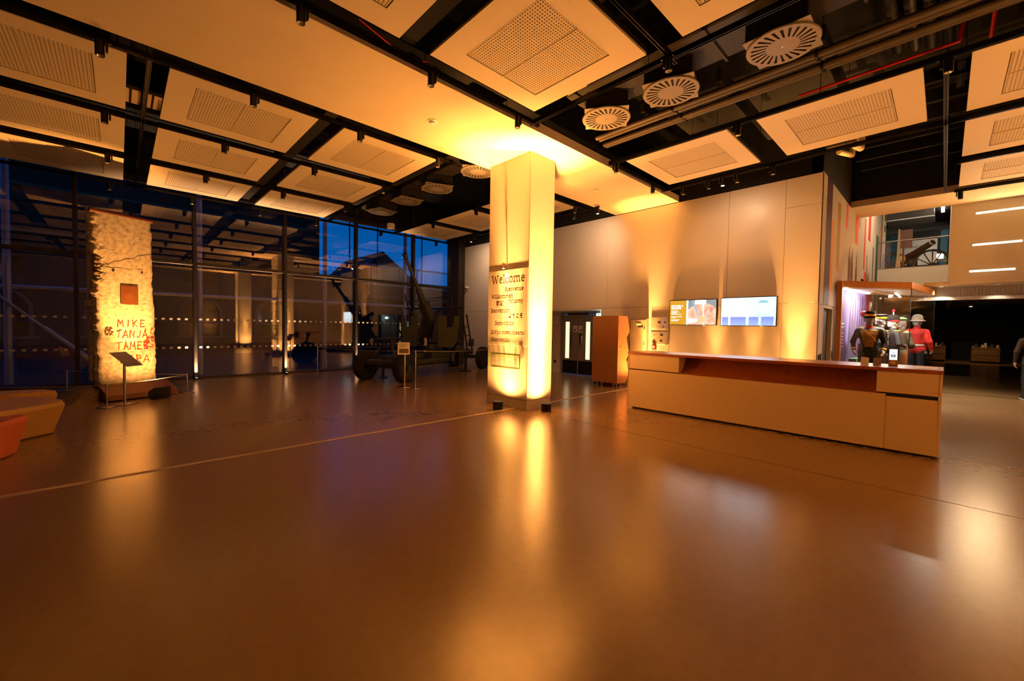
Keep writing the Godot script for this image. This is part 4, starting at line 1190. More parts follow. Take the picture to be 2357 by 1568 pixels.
# ---------------------------------------------------------------- painted concrete wall section
func build_slab() -> void:
	var s := thing("concrete_wall_section", "tall weathered concrete wall section with painted names", "wall section", Vector3(-0.14, 0, -11.05), 0.4137)
	var f := noise(3.0, 3, 0, FastNoiseLite.TYPE_SIMPLEX, 31)
	var rows := 110
	var cols := 34
	var grid := []
	var y0 := 0.27
	var y1 := 3.56
	for j in rows + 1:
		var y := y0 + (y1 - y0) * j / rows
		var lean := -0.075 * (y - y0) / (y1 - y0)
		var left := -0.14 + lean + f.get_noise_2d(y * 0.8, 1.0) * 0.022 + f.get_noise_2d(y * 2.5, 4.0) * 0.012
		var right := 0.77 + lean + f.get_noise_2d(y * 0.7, 9.0) * 0.022 + f.get_noise_2d(y * 2.2, 14.0) * 0.012
		if y > 2.28 and y < 2.75:
			left += 0.05 + 0.05 * absf(f.get_noise_2d(y * 2.0, 3.0))
		var row := []
		for i in cols + 1:
			var a := float(i) / cols
			var x := lerpf(left, right, a)
			var edge := minf(a, 1.0 - a) * (right - left)
			var z := f.get_noise_2d(x * 0.5 + 20.0, y * 0.5) * 0.003 + f.get_noise_2d(x * 2.0, y * 2.0) * 0.001
			if edge < 0.03:
				z -= (0.03 - edge) * 0.8
			if a < 0.2 and y > 2.0:
				z -= absf(f.get_noise_2d(x * 1.8, y * 1.8)) * 0.03 * (1.0 - a * 5.0)
			row.append(Vector3(x, y, z))
		grid.append(row)
	var g := G.new()
	var nrm := func(j: int, i: int) -> Vector3:
		var a: Vector3 = grid[j][mini(i + 1, cols)] - grid[j][maxi(i - 1, 0)]
		var b: Vector3 = grid[mini(j + 1, rows)][i] - grid[maxi(j - 1, 0)][i]
		return a.cross(b).normalized()
	for j in rows:
		for i in cols:
			var q := [grid[j][i], grid[j][i + 1], grid[j + 1][i + 1], grid[j + 1][i]]
			var n := [nrm.call(j, i), nrm.call(j, i + 1), nrm.call(j + 1, i + 1), nrm.call(j + 1, i)]
			g.tri(q[0], q[1], q[2], n[0], n[1], n[2])
			g.tri(q[0], q[2], q[3], n[0], n[2], n[3])
		for e in [0, cols]:
			var a: Vector3 = grid[j][e]
			var b: Vector3 = grid[j + 1][e]
			var o := Vector3(-1 if e == 0 else 1, 0, 0)
			var jag := f.get_noise_2d(j * 0.9, 50.0 + e) * 0.02
			var ma := Vector3(a.x + o.x * 0.03, a.y, -0.09 + jag)
			var mb := Vector3(b.x + o.x * 0.03, b.y, -0.09 + f.get_noise_2d((j + 1) * 0.9, 50.0 + e) * 0.02)
			g.quad(a, b, mb, ma, o)
			g.quad(ma, mb, Vector3(b.x + o.x * 0.02, b.y, -0.19), Vector3(a.x + o.x * 0.02, a.y, -0.19), o)
		g.quad(Vector3(grid[j][0].x, grid[j][0].y, -0.19), Vector3(grid[j][cols].x, grid[j][0].y, -0.19), Vector3(grid[j + 1][cols].x, grid[j + 1][0].y, -0.19), Vector3(grid[j + 1][0].x, grid[j + 1][0].y, -0.19), Vector3.FORWARD)
	g.quad(grid[rows][0], grid[rows][cols], Vector3(grid[rows][cols].x, y1, -0.19), Vector3(grid[rows][0].x, y1, -0.19), Vector3.UP)
	part(s, "face_slab", g, M.concrete)
	part(s, "rear_rib", G.new().cbox(Vector3(-0.13, 2.0, -0.24), Vector3(0.14, 3.3, 0.12), 0.02).cbox(Vector3(-0.13, 1.83, -0.22), Vector3(0.2, 0.12, 0.2), 0.02), M.concrete)
	part(s, "top_pipe", G.new().cyl(Vector3(-0.25, 3.57, -0.03), Vector3(0.73, 3.57, -0.03), 0.042, 0.038, 12).cyl(Vector3(0.26, 3.58, -0.06), Vector3(0.262, 3.72, -0.06), 0.008, 0.008, 6), M.rust_pipe, "rust-brown pipe capping the top edge")
	part(s, "foot", G.new().prism([Vector2(0.16, 0.30), Vector2(0.02, 0.30), Vector2(-0.12, 0.26), Vector2(-0.40, 0.12), Vector2(-0.43, 0.03), Vector2(0.2, 0.0)], 1.12, Vector3(-0.20, 0, 0), Basis(Vector3(0, 0, -1), Vector3.UP, Vector3(1, 0, 0))), M.foot_board, "sloping brown foot of the section")
	var lump_b := []
	var lump_t := []
	for i in 12:
		var a := TAU * i / 12
		var r := 1.0 + 0.12 * f.get_noise_2d(i * 3.1, 70.0)
		lump_b.append(Vector3(-0.42 + 0.36 * r * cos(a), 0.0, -0.22 + 0.46 * r * sin(a)))
		lump_t.append(Vector3(-0.30 + 0.24 * r * cos(a), 0.20 + 0.10 * maxf(0.0, cos(a)) + 0.03 * sin(a * 3.0), -0.2 + 0.34 * r * sin(a)))
	part(s, "broken_foot", G.new().loft(lump_b, lump_t), M.aggregate, "broken rough concrete end of the foot")
	for i in 7:
		var y := 2.26 + 0.075 * i
		part(s, "exposed_stone", G.new().ball(Vector3(-0.13 + 0.03 * f.get_noise_2d(i * 7.0, 3.0), y, -0.035), Vector3(0.055, 0.03 + 0.012 * (i % 3), 0.03), 10, 7), M.aggregate)
	var pits := G.new()
	for p in [[0.075, 2.49, 0.022, 0.03], [0.53, 2.50, 0.018, 0.025], [0.09, 2.40, 0.008, 0.008]]:
		pits.ball(Vector3(p[0], p[1], 0.0), Vector3(p[2], p[3], 0.0035), 10, 6)
	for i in 120:
		var x := rng.randf_range(-0.16, 0.68)
		var y := rng.randf_range(1.65, 3.4) if i < 80 else rng.randf_range(0.35, 1.6)
		var r := rng.randf_range(0.0025, 0.0065)
		pits.ball(Vector3(x, y, 0.001), Vector3(r * 1.2, r, 0.0022), 6, 4)
	part(s, "pits", pits, M.pit).set_meta("kind", "stuff")
	var cracks := G.new()
	for c in [[[-0.16, 2.84], [-0.05, 2.88], [0.06, 2.87], [0.12, 2.89]], [[-0.10, 2.62], [0.0, 2.58], [0.08, 2.66], [0.18, 2.68], [0.28, 2.74], [0.38, 2.75], [0.46, 2.82], [0.58, 2.86], [0.70, 2.90]], [[-0.08, 2.48], [-0.02, 2.54], [0.06, 2.53], [0.16, 2.55], [0.30, 2.54], [0.42, 2.555], [0.55, 2.565]]]:
		for i in c.size() - 1:
			cracks.cyl(Vector3(c[i][0], c[i][1], 0.0), Vector3(c[i + 1][0], c[i + 1][1], 0.0), 0.0026, 0.0026, 5)
	part(s, "cracks", cracks, M.pit).set_meta("kind", "stuff")
	var p := thing("plaque", "square bronze plaque mounted on the concrete section", "plaque", s.position, 0.4137)
	part(p, "plate", G.new().cbox(Vector3(0.32, 2.025, 0.010), Vector3(0.28, 0.37, 0.010), 0.002), M.bronze)
	for i in 6:
		part(p, "text_line", G.new().box(Vector3(0.32, 2.05 - 0.022 * i, 0.0155), Vector3([0.07, 0.12, 0.14, 0.16, 0.10, 0.13][i], 0.004, 0.001)), M.brass)
	# brushed names, each letter a set of strokes
	var letters := {
		"M": [[0, 0, 0.1, 1, 0.5, 0.35, 0.9, 1, 1, 0]], "I": [[0.5, 1, 0.5, 0]], "K": [[0.1, 1, 0.1, 0], [0.9, 1, 0.12, 0.45, 0.95, 0]], "E": [[0.9, 0.95, 0.1, 1, 0.1, 0, 0.95, 0.05], [0.1, 0.5, 0.8, 0.5]], "T": [[-0.1, 0.9, 1.1, 1], [0.45, 0.95, 0.4, 0]], "A": [[0, 0, 0.5, 1, 1, 0], [0.2, 0.35, 0.85, 0.35]], "N": [[0, 0, 0.1, 1, 0.85, 0.05, 0.95, 1]], "J": [[0.8, 1, 0.75, 0.2, 0.4, 0, 0.1, 0.25]], "R": [[0.1, 0, 0.1, 1, 0.8, 0.9, 0.75, 0.55, 0.15, 0.5, 0.9, 0]], "L": [[0.3, 1, 0.1, 0.05, 0.9, 0]], "B": [[0.1, 0, 0.1, 1, 0.8, 0.85, 0.6, 0.5, 0.15, 0.5, 0.85, 0.3, 0.7, 0.02, 0.1, 0]]}
	var k := 0
	for row in [["MIKE", 0.13, 1.40, 0.118, 0.135], ["TANJA", 0.11, 1.18, 0.105, 0.145], ["TAMEB", 0.11, 0.95, 0.108, 0.145], ["LARA", 0.16, 0.68, 0.128, 0.15]]:
		for i in row[0].length():
			var paint := G.new()
			for st in letters[row[0][i]]:
				for q in range(0, st.size() - 2, 2):
					var wob := 0.009 * sin(k * 2.1 + q)
					var a := Vector3(row[1] + i * row[3] + st[q] * row[3] * 0.72 + wob, row[2] + st[q + 1] * row[4], 0.0035)
					var b := Vector3(row[1] + i * row[3] + st[q + 2] * row[3] * 0.72, row[2] + st[q + 3] * row[4] + wob, 0.0035)
					var u := (b - a).normalized()
					paint.box((a + b) * 0.5, Vector3((b - a).length() + 0.008, 0.015 + 0.003 * sin(k * 1.3 + q), 0.003), Basis(u, Vector3.BACK.cross(u), Vector3.BACK))
			part(s, "painted_letter", paint, M.paint_red if (k + i) % 3 != 1 else M.paint_brown)
			k += 1
	var scrawl := G.new()
	for i in 26:
		var a := Vector3(-0.06 + rng.randf() * 0.12, 1.24 + rng.randf() * 0.14, 0.0035)
		var u := Vector3(rng.randf_range(-1, 1), rng.randf_range(-1, 0.3), 0).normalized()
		scrawl.box(a, Vector3(0.05, 0.010, 0.003), Basis(u, Vector3.BACK.cross(u), Vector3.BACK))
	part(s, "scrawl", scrawl, M.paint_brown)
	var tangle := G.new()
	for i in 30:
		var a := Vector3(0.56 + rng.randf() * 0.14, 0.92 + rng.randf() * 0.45, 0.0038)
		var u := Vector3(rng.randf_range(-1, 1), rng.randf_range(-1, 1), 0).normalized()
		tangle.box(a, Vector3(0.06, 0.009, 0.003), Basis(u, Vector3.BACK.cross(u), Vector3.BACK))
	part(s, "scrawl", tangle, M.paint_red)

# ---------------------------------------------------------------- anti-aircraft gun
func gun_wheel(w: float) -> ArrayMesh:
	var r := 0.39
	var h := w * 0.5
	return G.new().lathe([[0.20, -h * 0.7], [0.30, -h], [0.36, -h * 0.95], [r, -h * 0.6], [r, h * 0.6], [0.36, h * 0.95], [0.30, h], [0.20, h * 0.7]], 32, Vector3.ZERO, Basis(Vector3.RIGHT, PI / 2)).done()

func gun_hub(w: float) -> ArrayMesh:
	var h := w * 0.5
	var g := G.new().lathe([[0.0, -h * 0.75], [0.06, -h * 0.75], [0.07, -h * 0.4], [0.20, -h * 0.45], [0.215, -h * 0.75], [0.215, h * 0.75], [0.20, h * 0.45], [0.07, h * 0.4], [0.06, h * 0.95], [0.0, h * 0.95]], 24, Vector3.ZERO, Basis(Vector3.RIGHT, PI / 2))
	for i in 6:
		var a := TAU * i / 6
		g.cyl(Vector3(cos(a) * 0.11, sin(a) * 0.11, h * 0.4), Vector3(cos(a) * 0.11, sin(a) * 0.11, h * 0.55), 0.012, 0.012, 6)
	return g.done()

func build_gun() -> void:
	var n := thing("anti_aircraft_gun", "wheeled anti-aircraft gun with twin shields and raised barrel", "gun", Vector3(5.2, 0, -10.45), 0.369)
	for w in [[0.02, -0.69, 0.24], [0.05, 0.67, 0.24], [4.42, -0.64, 0.20], [4.40, 0.58, 0.20]]:
		var t := part(n, "wheel", gun_wheel(w[2]), M.tyre)
		t.position = Vector3(w[0], 0.39, w[1])
		part(t, "hub", gun_hub(w[2]), M.olive)
		var tread := G.new()
		for i in 26:
			var a := TAU * i / 26
			for sd in [-1, 1]:
				tread.box(Vector3(cos(a) * 0.388, sin(a) * 0.388, sd * w[2] * 0.22), Vector3(0.022, 0.05, w[2] * 0.42), Basis(Vector3.BACK, a) * Basis(Vector3.RIGHT, sd * 0.5))
		part(t, "tread", tread, M.tyre)
	part(n, "front_axle", G.new().cbox(Vector3(0.03, 0.43, 0), Vector3(0.16, 0.16, 1.12), 0.02).cbox(Vector3(-0.05, 0.50, 0), Vector3(0.30, 0.14, 0.9), 0.02), M.olive)
	part(n, "rear_axle", G.new().cbox(Vector3(4.41, 0.42, 0), Vector3(0.13, 0.13, 1.05), 0.02), M.olive)
	part(n, "chassis", G.new().cbox(Vector3(2.2, 0.60, 0), Vector3(4.5, 0.17, 0.30), 0.015).cbox(Vector3(2.05, 0.58, 0), Vector3(0.95, 0.24, 0.85), 0.02), M.olive)
	part(n, "side_tube", G.new().cyl(Vector3(0.75, 0.47, 0.42), Vector3(2.35, 0.45, 0.42), 0.095, 0.095, 18), M.olive)
	part(n, "side_tube_band", G.new().cyl(Vector3(1.56, 0.46, 0.42), Vector3(1.66, 0.46, 0.42), 0.099, 0.099, 18), M.bronze)
	part(n, "towing_rod", G.new().cyl(Vector3(0.8, 0.34, 0.45), Vector3(2.2, 0.33, 0.45), 0.018, 0.018, 8), M.dull_steel)
	for z in [-0.5, 0.3]:
		part(n, "jack", G.new().cyl(Vector3(0.5, 0.02, z), Vector3(0.5, 0.45, z), 0.035, 0.035, 10).lathe([[0.0, 0.0], [0.13, 0.0], [0.13, 0.02], [0.03, 0.04]], 14, Vector3(0.5, 0, z)), M.gun_dark)
	part(n, "rear_jack", G.new().cyl(Vector3(3.3, 0.02, 0.55), Vector3(3.3, 0.5, 0.55), 0.05, 0.05, 10).lathe([[0.0, 0.0], [0.2, 0.0], [0.2, 0.02], [0.05, 0.05]], 16, Vector3(3.3, 0, 0.55)).cbox(Vector3(3.0, 0.45, 0.5), Vector3(0.3, 0.4, 0.16), 0.02), M.gun_dark)
	for z in [-0.42, 0.42]:
		part(n, "drawbar_strut", G.new().cyl(Vector3(-0.05, 0.55, z), Vector3(0.15, 1.10, z * 0.25), 0.028, 0.028, 8), M.olive)
	part(n, "drawbar_head", G.new().cyl(Vector3(0.1, 1.12, -0.45), Vector3(0.1, 1.15, 0.5), 0.03, 0.03, 8).cbox(Vector3(0.14, 1.10, 0), Vector3(0.12, 0.14, 0.3), 0.02), M.olive)
	# mount, cradle and barrel
	part(n, "pedestal", G.new().lathe([[0.42, 0.68], [0.42, 0.76], [0.30, 0.80], [0.26, 0.95], [0.34, 1.0], [0.34, 1.05], [0.0, 1.05]], 28, Vector3(2.05, 0, 0)), M.gun_dark)
	for z in [-0.26, 0.26]:
		part(n, "trunnion_arm", G.new().prism([Vector2(-0.28, 1.03), Vector2(0.30, 1.03), Vector2(0.14, 1.74), Vector2(-0.10, 1.74)], 0.05, Vector3(2.05, 0, z - 0.025)), M.olive)
	var d := Vector3(-0.551, 0.835, 0)
	var pv := Vector3(2.05, 1.65, 0)
	var roll := Basis(d, Vector3(0.835, 0.551, 0).normalized() * -1.0, Vector3(0, 0, 1))
	part(n, "cradle", G.new().cbox(pv + d * 0.05, Vector3(1.25, 0.26, 0.30), 0.03, roll), M.olive)
	part(n, "breech", G.new().cbox(pv - d * 0.55, Vector3(0.5, 0.32, 0.26), 0.03, roll).cbox(pv - d * 0.25 + Vector3(0.15, 0.12, 0), Vector3(0.4, 0.30, 0.22), 0.02, roll), M.gun_dark)
	part(n, "recoil_sleeve", G.new().cyl(pv + d * 0.45, pv + d * 1.15, 0.085, 0.075, 18).cyl(pv + d * 0.45, pv + d * 1.10, 0.12, 0.09, 18), M.barrel)
	var bl := part(n, "barrel", G.new().cyl(pv + d * 1.1, pv + d * 2.12, 0.062, 0.045, 18).lathe([[0.045, 2.10], [0.052, 2.14], [0.078, 2.29], [0.060, 2.29], [0.035, 2.15]], 18, pv, Basis(Vector3(0.835, 0.551, 0), d, Vector3(0, 0, 1))), M.barrel)
	part(bl, "bore", G.new().cyl(pv + d * 2.24, pv + d * 2.25, 0.055, 0.055, 16), M.black)
	part(n, "loading_tray", G.new().cbox(pv + Vector3(0.28, 0.22, 0), Vector3(0.14, 0.5, 0.2), 0.02, roll), M.gun_dark)
	for z in [-1.0, 1.0]:
		var a: float = z * 0.38
		var out := PackedVector2Array()
		for q in [[0.0, 0.95], [0.02, 1.83], [0.30, 1.83], [0.30, 1.48], [0.52, 1.48], [0.58, 1.83], [0.72, 1.82], [0.66, 1.05], [0.50, 0.86], [0.0, 0.86]]:
			out.append(Vector2(q[0], q[1]))
		part(n, "shield", G.new().prism(Array(out), 0.018, Vector3(1.90, 0, a), Basis(Vector3(0.12, 0, z).normalized(), Vector3.UP, Vector3(0, 0, z).cross(Vector3.UP) * -1.0)), M.shield, "olive splinter shield with a sighting notch")
		part(n, "shield_stay", G.new().cyl(Vector3(1.95, 1.0, a + z * 0.2), Vector3(2.3, 0.9, a * 0.7), 0.02, 0.02, 6).cyl(Vector3(1.95, 1.5, a + z * 0.15), Vector3(2.25, 1.1, a * 0.7), 0.018, 0.018, 6), M.gun_dark)
		part(n, "gunner_seat", G.new().cbox(Vector3(2.6, 1.02, z * 0.62), Vector3(0.34, 0.06, 0.32), 0.02).cyl(Vector3(2.6, 0.7, z * 0.5), Vector3(2.6, 1.0, z * 0.6), 0.03, 0.03, 8), M.gun_dark)
		part(n, "hand_wheel", G.new().lathe([[0.13, -0.012], [0.145, 0.0], [0.13, 0.012], [0.115, 0.0], [0.13, -0.012]], 18, Vector3(2.3, 1.25, z * 0.55), Basis(Vector3.FORWARD, PI / 2)).box(Vector3(2.3, 1.25, z * 0.55), Vector3(0.012, 0.26, 0.02)).box(Vector3(2.3, 1.25, z * 0.55), Vector3(0.012, 0.02, 0.26)), M.gun_dark)
		part(n, "sight_arm", G.new().tube([Vector3(2.1, 1.6, z * 0.5), Vector3(2.0, 2.02, z * 0.8), Vector3(1.95, 2.2, z * 0.85), Vector3(1.85, 2.52, z * 0.86)], 0.022, 6), M.gun_dark)
		part(n, "ring_sight", G.new().lathe([[0.12, -0.004], [0.126, 0.0], [0.12, 0.004], [0.114, 0.0], [0.12, -0.004]], 20, Vector3(1.8, 2.32, z * 0.92), Basis(Vector3.FORWARD, PI / 2)).box(Vector3(1.8, 2.32, z * 0.92), Vector3(0.006, 0.24, 0.006)).box(Vector3(1.8, 2.32, z * 0.92), Vector3(0.006, 0.006, 0.24)).cyl(Vector3(1.8, 2.44, z * 0.92), Vector3(1.7, 2.55, z * 1.0), 0.006, 0.006, 5), M.gun_dark)
	part(n, "sight_bar", G.new().cyl(Vector3(2.0, 2.06, -0.95), Vector3(2.0, 2.06, 1.25), 0.026, 0.026, 8).cyl(Vector3(1.95, 2.28, -0.85), Vector3(1.95, 2.46, 0.9), 0.007, 0.007, 5).cyl(Vector3(1.97, 2.26, -0.85), Vector3(1.97, 2.30, 0.5), 0.006, 0.006, 5), M.gun_dark)
	part(n, "rear_frame", G.new().cyl(Vector3(3.9, 0.62, 0.25), Vector3(3.35, 1.95, 0.35), 0.028, 0.028, 8).cyl(Vector3(4.15, 0.62, 0.30), Vector3(3.55, 1.92, 0.40), 0.028, 0.028, 8).box(Vector3(3.6, 1.5, 0.36), Vector3(0.3, 0.03, 0.03)).box(Vector3(3.75, 1.2, 0.33), Vector3(0.3, 0.03, 0.03)).box(Vector3(3.9, 0.9, 0.3), Vector3(0.3, 0.03, 0.03)).cbox(Vector3(3.8, 0.95, 0.45), Vector3(0.3, 0.25, 0.05), 0.01), M.olive)
	part(n, "tool_box", G.new().cbox(Vector3(2.9, 0.78, 0.45), Vector3(0.5, 0.16, 0.25), 0.01), M.olive)
	part(n, "data_plate", G.new().cbox(Vector3(2.62, 0.52, 0.47), Vector3(0.14, 0.26, 0.02), 0.004), M.shield)
	part(n, "white_marking", G.new().box(Vector3(1.72, 1.02, 0.06), Vector3(0.012, 0.24, 0.10)).ball(Vector3(1.55, 0.74, 0.17), Vector3(0.012, 0.03, 0.04), 8, 6), M.white)

# ---------------------------------------------------------------- barriers and reading stands
func post(label: String, at: Vector3, h: float, group: String) -> Node3D:
	var t := thing("barrier_post", label, "barrier post", at, 0, group)
	part(t, "base", G.new().lathe([[0.0, 0.0], [0.13, 0.0], [0.135, 0.006], [0.13, 0.014], [0.02, 0.018], [0.0, 0.018]], 26), M.steel)
	part(t, "pole", G.new().cyl(Vector3(0, 0.015, 0), Vector3(0, h, 0), 0.011, 0.011, 12), M.steel)
	part(t, "cap", G.new().ball(Vector3(0, h, 0), Vector3(0.013, 0.01, 0.013), 10, 6), M.steel)
	return t

func cord(from: Node3D, h: float, to: Vector3, sag := 0.02) -> void:
	var pts := []
	var b := to - from.position
	for i in 13:
		var s := i / 12.0
		pts.append(Vector3(0, h, 0).lerp(b, s) + Vector3.DOWN * (sag * 4.0 * s * (1.0 - s)))
	part(from, "cord", G.new().tube(pts, 0.0045, 6), M.cord, "thin pale barrier cord")

func build_barriers() -> void:
	var low := "low barrier posts round the slab"
	var tall := "tall barrier posts round the gun"
	var p1 := post("low steel barrier post before the slab's foot", Vector3(-0.17, 0, -10.05), 0.40, low)
	var p2 := post("low steel barrier post right of the slab", Vector3(1.05, 0, -11.22), 0.40, low)
	post("low steel barrier post behind the slab by the glass", Vector3(-0.84, 0, -13.2), 0.42, low)
	post("low steel barrier post beside the seats", Vector3(-2.2, 0, -11.2), 0.40, low)
	var p5 := post("tall steel barrier post left of the gun", Vector3(3.87, 0, -11.65), 0.92, tall)
	var p6 := post("tall steel barrier post at the gun's front wheel", Vector3(5.16, 0, -8.76), 0.92, tall)
	post("tall steel barrier post hidden behind the pillar", Vector3(8.2, 0, -8.9), 0.92, tall)
	cord(p1, 0.385, Vector3(1.05, 0.385, -11.22), 0.01)
	cord(p1, 0.385, Vector3(-2.2, 0.385, -11.2), 0.015)
	cord(p2, 0.385, Vector3(-0.84, 0.41, -13.2), 0.02)
	cord(p5, 0.905, Vector3(5.16, 0.905, -8.76), 0.05)
	cord(p6, 0.905, Vector3(8.2, 0.905, -8.9), 0.05)
	cord(p5, 0.905, Vector3(9.6, 0.905, -13.1), 0.08)
	var a := thing("reading_stand", "slanted reading stand before the concrete section", "information stand", Vector3(0.06, 0, -10.28), 0.0, "information stands")
	part(a, "base", G.new().lathe([[0.0, 0.0], [0.17, 0.0], [0.175, 0.006], [0.17, 0.014], [0.03, 0.02], [0.0, 0.02]], 28), M.steel)
	part(a, "pole", G.new().cyl(Vector3(0, 0.015, 0), Vector3(0, 0.80, 0), 0.021, 0.021, 14), M.steel)
	var top := part(a, "board", G.new().cbox(Vector3.ZERO, Vector3(0.30, 0.014, 0.42), 0.003), M.stand_grey)
	top.transform = Transform3D(Basis(Vector3.UP, 0.75) * Basis(Vector3.RIGHT, 0.62), Vector3(0.03, 0.82, 0.02))
	for i in 7:
		part(top, "text_line", G.new().box(Vector3(0.0, 0.0075, -0.16 + 0.045 * i), Vector3(0.22 - 0.02 * (i % 2), 0.001, 0.008)), M.grey)
	var b := thing("reading_stand", "white picture board on a pole before the gun's wheel", "information stand", Vector3(5.06, 0, -9.10), 0.0, "information stands")
	part(b, "base", G.new().lathe([[0.0, 0.0], [0.16, 0.0], [0.165, 0.006], [0.16, 0.014], [0.03, 0.02], [0.0, 0.02]], 28), M.steel)
	part(b, "pole", G.new().cyl(Vector3(0, 0.015, 0), Vector3(0, 0.86, 0), 0.019, 0.019, 14), M.steel)
	var bt := part(b, "board", G.new().cbox(Vector3.ZERO, Vector3(0.29, 0.012, 0.36), 0.003), M.paper)
	bt.transform = Transform3D(Basis(Vector3.UP, -0.5) * Basis(Vector3.RIGHT, 0.9), Vector3(-0.02, 0.95, -0.02))
	part(bt, "photo", G.new().box(Vector3(0, 0.0065, 0.08), Vector3(0.22, 0.001, 0.13)), M.print_grey)
	for i in 5:
		part(bt, "text_line", G.new().box(Vector3(-0.01, 0.0065, -0.14 + 0.025 * i), Vector3(0.2, 0.001, 0.006)), M.print)

# ---------------------------------------------------------------- things on the screen wall
func screen_image(kind: int) -> ImageTexture:
	var im := Image.create(448, 250, false, Image.FORMAT_RGB8)
	var f := noise(0.03, 4, 0, FastNoiseLite.TYPE_SIMPLEX, 51)
	for y in 250:
		for x in 448:
			var c: Color
			if kind == 0:
				if x < 168:
					c = Color(0.66, 0.47, 0.12)
				elif x < 184:
					c = Color(0.96, 0.97, 1.0)
				else:
					c = Color(0.42, 0.46, 0.48)
					var dx := (x - 320.0) / 130.0
					var shoulder := 30.0 + 60.0 * dx * dx
					if y > shoulder:
						c = Color(0.95, 0.46, 0.36).lerp(Color(0.98, 0.68, 0.60), 0.5 + 0.5 * f.get_noise_2d(x * 0.4, y * 0.4))
					if absf(x - 330.0 + sin(y * 0.25) * 3.0) < 5.0 and y > 40:
						c = Color(0.98, 0.93, 0.88)
					if y < 42 and absf(x - 300.0) < 48.0 + f.get_noise_2d(x * 3.0, 0.0) * 10.0:
						c = Color(0.97, 0.95, 0.92)
					var edge := 225.0 + y * 0.38
					if absf(x - edge) < 8.0 and y < 165:
						c = Color(0.48, 0.56, 0.62)
					if Vector2(x - 305, (y - 200) * 0.8).length() < 36.0 + f.get_noise_2d(x, y) * 10.0:
						c = Color(0.85, 0.60, 0.45)
					if y > 185 and x < 275 and y < 240 - (x - 184) * 0.25:
						c = Color(0.95, 0.97, 0.98)
					if absf(y - (150.0 - (x - 300.0) * 0.9)) < 2.5 and x > 300 and x < 400:
						c = Color(0.55, 0.36, 0.28)
					if absf(x - 403.0) < 16.0 and y > 75 and y < 130 and (int(x / 3.0) % 2 == 0):
						c = Color(0.30, 0.26, 0.28)
			else:
				var n := f.get_noise_2d(x * 1.2, y * 1.6)
				c = Color(0.93, 0.98, 0.99)
				if x > 215:
					c = Color(0.62, 0.80, 0.84).lerp(Color(0.93, 0.98, 0.99), clampf(0.6 + n * 0.8, 0, 1))
				elif n > 0.42 and y > 60:
					c = Color(0.62, 0.72, 0.75)
				if Vector2((x - 350) * 1.1, (y - 75) * 0.9).length() < 34.0:
					c = Color(0.97, 0.99, 0.99)
				if Vector2((x - 350) * 0.9, (y - 48) * 1.6).length() < 36.0 and y < 52:
					c = Color(0.48, 0.66, 0.72)
				if y > 120 and absf(x - 350.0) < 30.0 + (y - 120) * 1.2:
					c = Color(0.60, 0.76, 0.80).lerp(Color(0.85, 0.93, 0.94), clampf(0.5 + n, 0, 1))
				if y > 172:
					for b in [[8, 65], [82, 213], [236, 315], [334, 432]]:
						if x > b[0] and x < b[1]:
							c = Color(0.42, 0.49, 0.86).lerp(Color(0.55, 0.62, 0.93), (y - 172) / 78.0)
			im.set_pixel(x, y, c)
	return ImageTexture.create_from_image(im)

